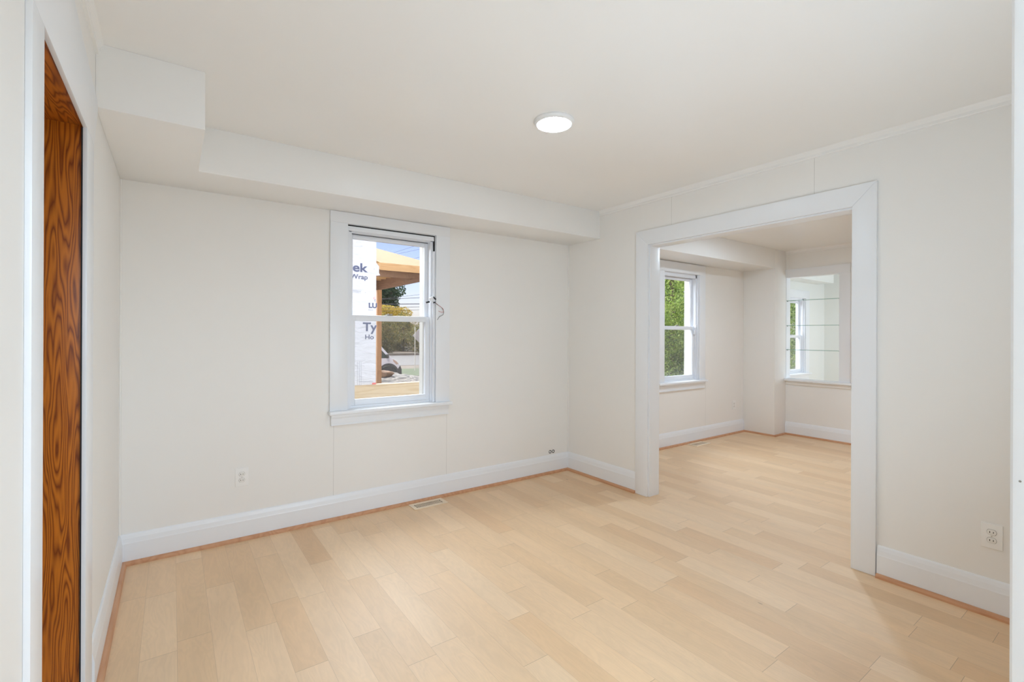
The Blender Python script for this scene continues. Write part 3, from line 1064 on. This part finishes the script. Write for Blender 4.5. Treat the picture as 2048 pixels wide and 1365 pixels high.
# ------------------------------------------------------------------ floor registers
def register(x0, x1, y0, y1, label):
    t = thing('floor_register', ((x0 + x1) / 2, (y0 + y1) / 2, 0), label, 'floor vent')
    f = MB()
    bx, by = 0.032, 0.030
    f.box(x0, x1, y0, y0 + by, 0, 0.006).box(x0, x1, y1 - by, y1, 0, 0.006)
    f.box(x0, x0 + bx, y0 + by, y1 - by, 0, 0.006).box(x1 - bx, x1, y0 + by, y1 - by, 0, 0.006)
    f.build('frame', M['register'], t, bevel=0.002)
    MB().box(x0 + 0.02, x1 - 0.02, y0 + 0.02, y1 - 0.02, 0.0002, 0.0012).build('duct_opening', M['slot'], t)
    l = MB()
    n = 17
    for k in range(1, n):
        xx = x0 + bx + (x1 - x0 - 2 * bx) * k / n
        l.box(xx - 0.0028, xx + 0.0028, y0 + by, y1 - by, 0.0014, 0.0045)
    l.box(x0 + bx, x1 - bx, (y0 + y1) / 2 - 0.002, (y0 + y1) / 2 + 0.002, 0.0014, 0.0045)
    l.build('louvers', M['register'], t)
    return t


register(1.510, 1.795, 3.385, 3.515, 'beige slotted floor register below the near room window')
register(5.140, 5.440, 3.375, 3.515, 'beige floor register below the far room window')

# cable holes by the corner
for x, z, lab in ((2.994, 0.204, 'dark cable hole above the baseboard, farther from the corner'),
                  (3.034, 0.204, 'dark cable hole above the baseboard, nearest the corner')):
    t = thing('cable_hole', (x, YD, z), lab, 'cable hole', None, 'two cable holes by the corner')
    MB().lathe([(0.016, 0.0), (0.016, -0.0025), (0.0125, -0.003), (0.0125, -0.001)], (x, YD, z), 'y', 20).build('rim', M['slot'], t, smooth=True)
    MB().lathe([(0.0085, -0.0005), (0.0085, -0.006), (0.0, -0.0065)], (x - 0.003, YD, z + 0.001), 'y', 14).build('cable_end', M['plate'], t, smooth=True)

#OUTDOORS
# ------------------------------------------------------------------ outdoors
GZ = -0.86
M['lawn'] = ground_mat('lawn_grass', (0.050, 0.062, 0.010), (0.085, 0.10, 0.022), 3.0, 0.6)
M['soil'] = ground_mat('bare_soil', (0.13, 0.085, 0.05), (0.21, 0.15, 0.10), 1.6, 0.5)
M['asphalt'] = ground_mat('road_asphalt', (0.150, 0.128, 0.112), (0.185, 0.160, 0.140), 1.2, 0.1)
M['concrete'] = ground_mat('kerb_concrete', (0.20, 0.172, 0.13), (0.26, 0.225, 0.18), 3.0, 0.1)
M['apron'] = ground_mat('bounce_slab_concrete', (0.17, 0.16, 0.15), (0.22, 0.21, 0.20), 2.0, 0.1)  # for the unseen slab added as a light reflector
M['gravel'] = gravel_mat('gravel_fill')
M['boulder'] = ground_mat('brown_rock', (0.24, 0.115, 0.055), (0.42, 0.25, 0.135), 5.0, 0.8)
M['wrap'] = wrap_mat('house_wrap')
M['ink'] = plain('wrap_ink', (0.10, 0.115, 0.19), 0.6)
M['ink_thin'] = plain('wrap_ink_pale', (0.30, 0.31, 0.34), 0.6)
M['tape'] = plain('red_tape', (0.72, 0.16, 0.14), 0.6)
M['ply'] = wood('roof_plywood', (0.31, 0.155, 0.036), (0.40, 0.22, 0.065), 'X', 1.0, 0.7, 0.5)
_b = M['ply'].node_tree
_g = _b.nodes.new('ShaderNodeNewGeometry')
_sp = _b.nodes.new('ShaderNodeSeparateXYZ')
_b.links.new(_g.outputs['Position'], _sp.inputs[0])
_fx = math_n(_b.nodes, _b.links, 'FRACT', math_n(_b.nodes, _b.links, 'MULTIPLY', _sp.outputs['X'], 6.2))
_fy = math_n(_b.nodes, _b.links, 'FRACT', math_n(_b.nodes, _b.links, 'MULTIPLY', _sp.outputs['Y'], 5.0))
_j = math_n(_b.nodes, _b.links, 'MAXIMUM', math_n(_b.nodes, _b.links, 'LESS_THAN', _fx, 0.06), math_n(_b.nodes, _b.links, 'MULTIPLY', math_n(_b.nodes, _b.links, 'LESS_THAN', _fy, 0.05), 0.5))
_pr = _b.nodes['Principled BSDF']
_src = _pr.inputs['Base Color'].links[0].from_socket
_mx = _b.nodes.new('ShaderNodeMix')
_mx.data_type = 'RGBA'
_b.links.new(math_n(_b.nodes, _b.links, 'MULTIPLY', _j, 0.5), _mx.inputs[0])
_b.links.new(_src, _mx.inputs[6])
_mx.inputs[7].default_value = (0.30, 0.17, 0.07, 1)
_b.links.new(_mx.outputs[2], _pr.inputs['Base Color'])
M['lumber_x'] = wood('new_lumber', (0.46, 0.25, 0.095), (0.60, 0.37, 0.17), 'X', 1.2, 0.7, 0.6)
M['lumber_y'] = wood('beam_lumber', (0.17, 0.082, 0.042), (0.27, 0.145, 0.08), 'Y', 1.2, 0.7, 0.6)
M['lumber_z'] = wood('post_lumber', (0.36, 0.165, 0.065), (0.50, 0.26, 0.11), 'Z', 1.2, 0.7, 0.6)
M['rim'] = wood('rim_board_lumber', (0.50, 0.36, 0.18), (0.66, 0.52, 0.33), 'X', 1.0, 0.7, 0.6)
M['van'] = plain('van_paint', (0.82, 0.82, 0.83), 0.25)
M['tyre'] = plain('tyre_rubber', (0.045, 0.042, 0.040), 0.8)
M['cladding'] = plain('van_cladding', (0.055, 0.052, 0.050), 0.6)
M['vanglass'] = plain('van_window', (0.045, 0.07, 0.06), 0.08)
M['decal'] = plain('green_decal', (0.10, 0.42, 0.08), 0.4)
M['headlamp'] = plain('headlamp_lens', (0.62, 0.46, 0.36), 0.15)
M['bark'] = ground_mat('bark', (0.10, 0.07, 0.05), (0.20, 0.15, 0.11), 9.0, 0.8)
M['sign_back'] = plain('sign_aluminium', (0.50, 0.47, 0.44), 0.5)
M['cable'] = plain('cable_sheath', (0.10, 0.10, 0.11), 0.6)
M['lf_dark'] = leaf_mat('conifer_needles', [(0.018, 0.050, 0.022), (0.045, 0.095, 0.045), (0.09, 0.15, 0.075)])
M['lf_gold'] = leaf_mat('golden_leaves', [(0.20, 0.16, 0.02), (0.48, 0.30, 0.04), (0.60, 0.44, 0.08), (0.30, 0.27, 0.05)])
M['lf_mid'] = leaf_mat('hedge_leaves', [(0.07, 0.07, 0.02), (0.16, 0.16, 0.04), (0.28, 0.24, 0.07), (0.38, 0.28, 0.10)])
M['lf_green'] = leaf_mat('bright_leaves', [(0.09, 0.16, 0.03), (0.22, 0.33, 0.06), (0.38, 0.50, 0.12), (0.50, 0.60, 0.20)])
M['lf_pale'] = leaf_mat('pale_leaves', [(0.16, 0.24, 0.10), (0.30, 0.40, 0.18), (0.42, 0.52, 0.28)])

mb = MB().box(-60, 120, YD + WT + 0.02, 140, GZ - 0.1, GZ)
tag(mb.build('ground', M['soil']), 'bare tan ground outside the house', 'ground', 'structure')
mb = MB().box(-3.0, 30.0, YD + WT + 0.02, 6.9, GZ, GZ + 0.05)  # unseen slab added below the sills to bounce light upward
tag(mb.build('bounce_slab', M['apron']), 'added unseen pale slab bouncing light up at the windows', 'bounce_slab', 'structure')
mb = MB().box(2.0, 45, 23.0, 28.2, GZ, GZ + 0.02)
mb.v = [(x, y - (x - 11) * 0.22, z) for x, y, z in mb.v]
tag(mb.build('lawn', M['lawn']), 'strip of green lawn beside the road', 'lawn', 'structure')
mb = MB().box(-40, 110, 31.5, 47.0, GZ, GZ + 0.015)
mb.v = [(x, y - (x - 11) * 0.22, z) for x, y, z in mb.v]
tag(mb.build('road', M['asphalt']), 'pale grey road beyond the lawn', 'road', 'structure')
mb = MB().box(-40, 110, 47.0, 47.5, GZ, GZ + 0.22)
mb.v = [(x, y - (x - 11) * 0.22, z) for x, y, z in mb.v]
tag(mb.build('kerb', M['concrete']), 'tan kerb along the far side of the road', 'kerb', 'structure')

# ---- unfinished addition next door: wrapped wall, rim board, porch roof
WY, WX = 7.0, 2.482
t = thing('house_addition', (2.6, WY, GZ), 'unfinished house addition in white house wrap with raw timber porch roof', 'building')
mb = MB().box(-1.5, WX, WY, WY + 0.14, 0.575, 3.1)
ww = mb.build('wrapped_wall', M['wrap'], t)
# torn flap under the eave
mb = MB().prism([(WX, WY + 0.02, 2.42), (WX + 0.052, WY + 0.02, 2.36), (WX + 0.046, WY + 0.01, 2.26), (WX + 0.060, WY - 0.01, 2.225), (WX, WY + 0.02, 2.215)], (0, 0.004, 0))
mb.build('wrap_flap', M['wrap'], t)


def lettering(body, size, x, z, align, bold=0.0, mat=None, spacing=1.0):
    cu = bpy.data.curves.new('lettering', 'FONT')
    cu.body = body
    cu.size = size
    cu.align_x = align
    cu.extrude = 0.001
    cu.offset = bold
    cu.space_character = spacing
    o = bpy.data.objects.new('lettering', cu)
    COL.objects.link(o)
    bpy.context.view_layer.update()
    me = bpy.data.meshes.new_from_object(o.evaluated_get(bpy.context.evaluated_depsgraph_get()))
    COL.objects.unlink(o)
    bpy.data.objects.remove(o)
    me.materials.clear()
    me.materials.append(mat or M['ink'])
    q = bpy.data.objects.new('lettering', me)
    COL.objects.link(q)
    q.parent = ww
    w = PARENT_LOC[ww.name]
    q.location = (x - w[0], WY - 0.003 - w[1], z - w[2])
    q.rotation_euler = (PI / 2, 0, 0)
    q.scale = (1.22 if body == 'Tyvek' else 1.1, 1.0, 1.0)
    return q


lettering('Tyvek', 0.178, 2.338, 2.256, 'RIGHT', 0.004)
lettering('HomeWrap', 0.098, 2.354, 2.148, 'RIGHT', 0.001)
lettering('Ty', 0.178, 2.285, 1.386, 'LEFT', 0.004)
lettering('Ho', 0.098, 2.312, 1.263, 'LEFT', 0.001)
lettering('LU', 0.100, 2.366, 1.732, 'LEFT', 0.004)
lettering('BAC', 0.026, 2.366, 1.690, 'LEFT', 0.0, M['ink_thin'], 1.5)
lettering('C', 0.045, 2.438, 1.862, 'LEFT', 0.0, M['tape'])
lettering('c', 0.060, 2.452, 1.826, 'LEFT', 0.0, M['ink_thin'])
q = MB()
for k in range(24):
    zz = 0.585 + k * 0.0148
    q.box(2.232, 2.244 if k % 2 else 2.238, WY - 0.003, WY - 0.001, zz, zz + 0.006)
for k in range(18):
    xx = 2.232 + k * 0.0118
    q.box(xx, xx + 0.007, WY - 0.003, WY - 0.001, 0.632, 0.640)
q.box(2.205, 2.208, WY - 0.003, WY - 0.001, 0.585, 0.93)
q.box(2.262, 2.264, WY - 0.003, WY - 0.001, 0.585, 0.93)
q.box(2.27, 2.45, WY - 0.003, WY - 0.001, 0.612, 0.6145)
q.build('printed_ruler', M['ink_thin'], ww)
q = MB()
q.box(2.13, 2.265, WY - 0.003, WY - 0.001, 1.982, 1.984)
q.box(2.13, 2.255, WY - 0.003, WY - 0.001, 1.962, 1.966)
q.box(2.13, 2.225, WY - 0.003, WY - 0.001, 1.944, 1.946)
q.build('printed_lines', M['ink_thin'], ww)
MB().box(2.425, 2.484, WY - 0.006, WY - 0.003, 0.570, 0.612).build('red_tape', M['tape'], t)

MB().box(-1.5, 5.2, WY - 0.05, WY - 0.005, 0.28, 0.572).build('rim_board', M['rim'], t, bevel=0.004)
MB().box(-1.5, 5.2, WY - 0.051, WY + 0.10, 0.572, 0.586).build('sill_plate', M['rim'], t, bevel=0.003)
MB().box(-1.5, 5.2, WY - 0.03, WY + 0.02, GZ, 0.28).build('foundation', M['concrete'], t)
# porch framing
MB().box(3.200, 3.290, 8.96, 9.05, 0.30, 2.19).build('post', M['lumber_z'], t, bevel=0.004)
MB().box(3.560, 3.650, 7.42, 7.51, 0.30, 2.26).build('post', M['lumber_z'], t, bevel=0.004)
MB().box(3.235, 3.280, 7.49, 9.10, 2.190, 2.46).box(3.235, 3.280, 6.80, 7.49, 2.190, 2.255).build('side_beam', M['lumber_y'], t, bevel=0.002)
MB().box(WX, 5.2, WY + 0.44, WY + 0.48, 2.262, 2.50).build('header_beam', M['lumber_y'], t, bevel=0.003)
MB().box(WX, 3.25, 9.02, 9.06, 2.190, 2.46).build('rear_beam', M['lumber_y'], t, bevel=0.003)
for k in range(6):
    y0 = 7.60 + k * 0.25
    MB().box(WX, 3.234, y0, y0 + 0.04, 2.36, 2.46).build('joist', M['lumber_x'], t)
# roof: eave at y=6.7, hip falling to the right
EY, EZ, P = 7.20, 2.448, 0.41
ex0 = 2.620
rz = lambda y: EZ + P * (y - EY)
hipa, hipb = (2.884, 8.149), (3.499, 7.558)
ux = (hipb[0] - hipa[0]) / (hipb[1] - hipa[1])
hx_e = hipa[0] + ux * (EY - hipa[1])                # hip meets the eave here
hy_l = hipa[1] + (2.20 - hipa[0]) / ux              # hip extended left
poly = [(ex0, EY, rz(EY)), (hx_e, EY, rz(EY)), (hipa[0], hipa[1], rz(hipa[1])), (2.42, hipa[1] + 0.26, rz(hipa[1] + 0.26)), (2.30, 7.30, rz(7.30))]
poly = [(ex0, EY, rz(EY)), (hx_e, EY, rz(EY)), (2.36, hipa[1] + (2.36 - hipa[0]) / ux, rz(hipa[1] + (2.36 - hipa[0]) / ux)), (2.36, 7.50, rz(7.50))]
MB().prism(poly, (0, 0, -0.016)).build('roof_deck', M['ply'], t)
# the hip's other slope, falling away to the right
xr = hx_e
MB().prism([(xr, EY, rz(EY)), (xr, 9.9, rz(EY)), (2.36, 9.9, rz(hipa[1] + (2.36 - hipa[0]) / ux) - 0.02), (2.36, hipa[1] + (2.36 - hipa[0]) / ux, rz(hipa[1] + (2.36 - hipa[0]) / ux))], (0, 0, -0.016)).build('roof_deck', M['ply'], t)
MB().box(ex0, hx_e, EY - 0.022, EY, EZ - 0.116, EZ - 0.002).build('fascia', M['lumber_x'], t, bevel=0.002)
MB().prism([(ex0 - 0.002, EY - 0.02, EZ - 0.116), (ex0 - 0.002, EY - 0.02, EZ - 0.001), (2.47, 7.55, rz(7.55)), (2.47, 7.55, rz(7.55) - 0.113)], (0.022, 0, 0)).build('rake_board', M['lumber_x'], t)

# ---- gravel fill and boulders
rng = np.random.default_rng(3)
n = 46
vs, fs = [], []
for j in range(n):
    for i in range(n):
        x = 2.2 + 4.6 * i / (n - 1)
        y = 7.2 + 5.6 * j / (n - 1)
        e = min(i, j, n - 1 - i, n - 1 - j) / 6.0
        h_ = 0.16 + 0.22 * min(1, max(0, (y - 7.6) / 2.2)) - 0.09 * (x - 3.6)
        z = h_ + 0.10 * math.sin(x * 2.1 + y) * 0.5 + rng.normal(0, 0.018)
        if e < 1:
            z = GZ + (z - GZ) * e
        vs.append((x, y, z))
for j in range(n - 1):
    for i in range(n - 1):
        fs.append((j * n + i, j * n + i + 1, (j + 1) * n + i + 1, (j + 1) * n + i))
mb = MB().add(vs, fs)
tag(mb.build('gravel', M['gravel'], smooth=True), 'bed of loose gravel behind the raw rim board', 'gravel', 'stuff')


def boulder(c, r, seed, label, mat=None, grp=None):
    bm = bmesh.new()
    bmesh.ops.create_icosphere(bm, subdivisions=4, radius=1.0)
    rg = np.random.default_rng(seed)
    K = [(Vector(rg.normal(0, 1, 3)).normalized(), rg.uniform(0.55, 0.9)) for _ in range(16)]
    for v in bm.verts:
        p = v.co.normalized()
        s = 1.0
        for d, k in K:
            dp = p.dot(d)
            if dp * 1.0 > k:
                s = min(s, k / dp)
        w_ = 0.05 * math.sin(p.x * 7 + seed) * math.sin(p.z * 9 + p.y * 6)
        v.co = Vector((p.x * r[0], p.y * r[1], p.z * r[2])) * (s + w_)
    me = bpy.data.meshes.new('boulder')
    bm.to_mesh(me)
    bm.free()
    me.materials.append(mat or M['boulder'])
    me.polygons.foreach_set('use_smooth', [True] * len(me.polygons))
    o = bpy.data.objects.new('boulder', me)
    COL.objects.link(o)
    o.location = c
    return tag(o, label, 'rock', None, grp)


boulder((3.62, 10.2, 0.45), (0.24, 0.22, 0.13), 1, 'long brown rock against the porch post', None, 'brown rocks behind the rim board')
boulder((4.02, 10.7, 0.40), (0.22, 0.20, 0.10), 5, 'brown rock in front of the van wheel', None, 'brown rocks behind the rim board')
boulder((4.62, 9.9, 0.25), (0.22, 0.2, 0.08), 9, 'low orange-brown rock at the right end of the gravel', None, 'brown rocks behind the rim board')

# ---- white van, nose to the right
VX, VY, VZ = 8.335, 20.3, GZ
t = thing('van', (VX - 2.9, VY + 0.95, VZ), 'white panel van with a green decal, parked beside the road', 'van')


def vp(pts):
    return [(VX - a, VY, VZ + b) for a, b in pts]


prof = [(0.00, 0.42), (0.02, 0.66), (0.06, 0.82), (0.20, 0.98), (0.42, 1.13), (1.10, 1.87), (1.42, 2.20), (1.70, 2.40), (2.10, 2.48), (5.9, 2.50), (5.98, 2.40), (6.0, 0.42)]
arch = [(1.42 - 0.0, 0.42)]
lower = [(5.4, 0.30)]
poly = prof + [(5.15, 0.42)] + [(4.72 + 0.43 * math.cos(a), 0.42 + 0.43 * math.sin(a)) for a in [PI * k / 10 for k in range(1, 10)]] + [(4.29, 0.42)]
poly += [(1.01, 0.42)] + [(0.57 + 0.44 * math.cos(a), 0.42 + 0.42 * math.sin(a)) for a in [PI * k / 10 for k in range(1, 10)]] + [(0.13, 0.42)]
MB().prism(vp(poly), (0, 1.95, 0)).build('body', M['van'], t, bevel=0.03)
for a in (0.57, 4.72):
    q = MB()
    q.lathe([(0.20, 0.0), (0.34, -0.01), (0.36, 0.02), (0.36, 0.20), (0.2, 0.22)], (VX - a, VY + 0.03, VZ + 0.36), 'y', 28)
    wl = q.build('wheel', M['tyre'], t, smooth=True)
    MB().lathe([(0.19, 0.0), (0.17, 0.015), (0.05, 0.02), (0.0, 0.0)], (VX - a, VY + 0.025, VZ + 0.36), 'y', 24).build('hub', M['sign_back'], wl, smooth=True)
    MB().lathe([(0.19, 0.0), (0.34, -0.01), (0.36, 0.02), (0.36, 0.20)], (VX - a, VY + 1.70, VZ + 0.36), 'y', 24).build('wheel', M['tyre'], t, smooth=True)
    # black arch cladding
    out = [(a + 0.49 * math.cos(u), 0.40 + 0.49 * math.sin(u)) for u in [PI * k / 16 for k in range(17)]]
    inn = [(a + 0.40 * math.cos(u), 0.40 + 0.40 * math.sin(u)) for u in [PI * k / 16 for k in range(17)]][::-1]
    MB().prism([(VX - x, VY - 0.02, VZ + z) for x, z in out + inn], (0, 0.03, 0)).build('arch_trim', M['cladding'], t)
MB().prism([(VX - x, VY - 0.012, VZ + z) for x, z in [(-0.06, 0.26), (-0.05, 0.60), (0.02, 0.78), (0.12, 0.66), (0.16, 0.44), (0.16, 0.26)]], (0, 1.98, 0)).build('bumper', M['cladding'], t, bevel=0.02)
MB().prism([(VX - x, VY - 0.008, VZ + z) for x, z in [(0.10, 0.86), (0.20, 0.97), (0.38, 1.08), (0.34, 0.96), (0.20, 0.82)]], (0, 0.03, 0)).build('headlamp', M['headlamp'], t, bevel=0.004)
MB().prism([(VX - x, VY - 0.006, VZ + z) for x, z in [(0.55, 1.12), (1.10, 1.70), (1.42, 2.00), (1.95, 2.06), (1.95, 1.12)]], (0, 0.02, 0)).build('side_window', M['vanglass'], t)
MB().prism([(VX - x, VY + 0.10, VZ + z) for x, z in [(0.52, 1.215), (1.36, 2.125), (1.33, 2.145), (0.49, 1.235)]], (0, 1.75, 0)).build('windscreen', M['vanglass'], t)
MB().box(VX - 0.68, VX - 0.60, VY - 0.16, VY - 0.005, VZ + 1.12, VZ + 1.30).build('wing_mirror', M['cladding'], t, bevel=0.03)
MB().box(VX - 2.2, VX - 0.99, VY - 0.014, VY + 0.01, VZ + 0.56, VZ + 0.92).build('decal', M['decal'], t)
MB().box(VX - 6.0, VX - 0.55, VY + 0.02, VY + 1.9, VZ + 0.30, VZ + 0.44).build('underbody', M['cladding'], t)


# ---- trees
def foliage(name, parent, blobs, count, size, mat, seed, flat=0.5):
    """leaf sheets scattered through ellipsoid clumps, mostly near their surface"""
    rg = np.random.default_rng(seed)
    w_ = np.array([b[3] * b[4] * b[5] for b in blobs]) ** 0.67
    idx = rg.choice(len(blobs), count, p=w_ / w_.sum())
    B = np.array(blobs)[idx]
    d = rg.normal(0, 1, (count, 3))
    d /= np.linalg.norm(d, axis=1)[:, None]
    rad = rg.uniform(0.55, 1.0, count) ** 0.5
    c = B[:, :3] + d * B[:, 3:6] * rad[:, None] + rg.normal(0, size * 0.6, (count, 3))
    nrm = d * flat + rg.normal(0, 1, (count, 3)) * (1 - flat)
    nrm /= np.linalg.norm(nrm, axis=1)[:, None]
    a = np.cross(nrm, rg.normal(0, 1, (count, 3)))
    a /= np.linalg.norm(a, axis=1)[:, None]
    b = np.cross(nrm, a)
    s = size * rg.uniform(0.6, 1.4, count)[:, None]
    V = np.stack([c + a * s, c + b * s * 0.55, c - a * s, c - b * s * 0.55], 1).reshape(-1, 3)
    o_ = np.array(PARENT_LOC[parent.name])
    me = bpy.data.meshes.new(name)
    Fc = np.arange(count * 4).reshape(-1, 4)
    me.from_pydata((V - o_).tolist(), [], Fc.tolist())
    me.materials.append(mat)
    o = bpy.data.objects.new(name, me)
    COL.objects.link(o)
    o.parent = parent
    return o


def trunk(parent, pts, rs, name='trunk'):
    MB().tube(pts, rs, 9).build(name, M['bark'], parent, smooth=True)


def tree(name, x, y, h_, w_, label, mat, count, size, seed, group=None, shape='round', base=0.25):
    t = thing(name, (x, y, GZ), label, 'tree', None, group)
    rg = np.random.default_rng(seed)
    bl = []
    if shape == 'cone':
        for k in range(26):
            u = k / 25
            z = GZ + h_ * (0.16 + 0.82 * u)
            r = w_ * (1 - u) ** 0.8
            for q in range(max(1, int(6 * (1 - u)) + 1)):
                an = rg.uniform(0, 2 * PI)
                bl.append((x + r * .65 * math.cos(an), y + r * .65 * math.sin(an), z + rg.normal(0, .12), r * .45 + .14, r * .45 + .14, h_ * .030 + .06))
    else:
        for k in range(34):
            d = rg.normal(0, 1, 3)
            d /= np.linalg.norm(d)
            rr = rg.uniform(0.3, 1.0) ** 0.6
            cz = GZ + h_ * (base + 1) / 2
            hz = h_ * (1 - base) / 2
            s = rg.uniform(0.22, 0.40)
            bl.append((x + d[0] * w_ * rr * .78, y + d[1] * w_ * rr * .78, cz + d[2] * hz * rr * .82, w_ * s, w_ * s, hz * s * .8))
    foliage('crown', t, bl, count, size, mat, seed)
    trunk(t, [(x, y, GZ), (x + .03 * h_, y, GZ + h_ * .35), (x, y, GZ + h_ * .8)], [h_ * .028, h_ * .020, h_ * .006])
    for k in range(5):
        an = rg.uniform(0, 2 * PI)
        z0 = GZ + h_ * rg.uniform(.25, .6)
        trunk(t, [(x, y, z0), (x + w_ * .35 * math.cos(an), y + w_ * .35 * math.sin(an), z0 + h_ * .14), (x + w_ * .65 * math.cos(an), y + w_ * .65 * math.sin(an), z0 + h_ * .2)], [h_ * .010, h_ * .007, h_ * .003], 'branch')
    return t


# conifer and golden tree across the road, bushes along the verge
tree('conifer_tree', 29.4, 80.0, 14.0, 4.6, 'tall dark conifer rising behind the golden tree', M['lf_dark'], 20000, 0.17, 11, base=0.10)
tree('golden_tree', 24.6, 65.0, 6.2, 4.9, 'golden-leaved tree under the porch beam', M['lf_gold'], 22000, 0.10, 12, base=0.12)
tree('young_tree', 16.6, 33.8, 6.0, 0.9, 'thin sparse tree at the window frame edge', M['lf_pale'], 260, 0.10, 13, base=0.3)
for i, (x, y, h_, w_) in enumerate(((12.6, 50.6, 4.6, 2.6), (18.2, 50.2, 4.6, 2.6), (23.6, 49.6, 4.6, 2.6), (17.9, 57.2, 5.3, 2.7), (23.6, 56.8, 5.3, 2.7), (29.3, 56.4, 5.3, 2.7))):
    tree('roadside_bush', x, y, h_, w_, 'olive bush in the row along the far side of the road', M['lf_mid'], 12000, 0.085, 20 + i, 'roadside bushes', base=-0.2)
# green trees outside the far room and sunroom
for i, (x, y, h_, w_, lab, mt) in enumerate((
        (21.6, 15.8, 8.6, 3.3, 'bright green tree filling the far room window', 'lf_green'),
        (30.5, 23.8, 11.5, 4.4, 'paler tree rising behind the bright green one', 'lf_pale'),
        (33.5, 13.8, 9.0, 3.8, 'green tree seen past the glass shelves', 'lf_green'),
        )):
    tree('leafy_tree', x, y, h_, w_, lab, M[mt], 42000, 0.062, 40 + i, base=-0.12)

# ---- overhead lines, sign, stake
for i, (xa, za, xb, zb, r, lab) in enumerate((
        (13.8, 4.14, 17.607, 4.442, .030, 'second overhead line below the porch beam'),
        (13.8, 3.73, 17.61, 3.90, .050, 'thick overhead line just above the golden tree'),
        (15.96, 4.49, 17.606, 4.744, .020, 'thin uppermost overhead line below the porch beam'),
        (15.965, 3.563, 17.611, 3.665, .030, 'overhead line just below the thick one'),
        (16.19, 3.317, 17.332, 3.397, .026, 'lowest overhead line by the golden tree'),
        (15.065, 8.11, 16.62, 8.74, .016, 'faint line highest against the blue sky'),
        (15.371, 8.017, 17.449, 8.658, .016, 'faint line in the blue sky, second from the top'),
        (16.852, 7.782, 17.592, 8.025, .016, 'faint line just above the porch roof edge'))):
    k0, k1 = -8.0, 6.0
    dx, dz = (xb - xa), (zb - za)
    L0 = math.hypot(dx, dz)
    dep = 36.0 + 0.9 * i                                     # every line hangs at its own distance
    k = dep / 38.0
    pts = [((xa + dx / L0 * s) * k, dep, 1.35 + (za - 1.35 + dz / L0 * s + 0.0006 * s * s) * k) for s in np.linspace(-14, 18, 13)]
    mb = MB().tube(pts, r * 0.62, 6)
    tag(mb.build('overhead_line', M['cable'], smooth=True), lab, 'power line', None, 'overhead lines')
t = thing('road_sign', (18.45, 40.0, GZ), 'grey back of a diamond road sign on a post', 'sign')
MB().prism([(18.5 - .95, 40, 1.15), (18.5, 40, 0.20), (18.5 + .95, 40, 1.15), (18.5, 40, 2.10)], (0, 0.03, 0)).build('panel', M['sign_back'], t)
MB().box(18.33, 18.41, 40.03, 40.10, GZ, 1.9).build('post', M['cable'], t)
mb = MB().tube([(11.55, 26.0, GZ), (11.55, 26.0, 1.75)], 0.022, 8)
tag(mb.build('marker_stake', M['cream'], smooth=True), 'slim pale stake standing in the lawn', 'stake')
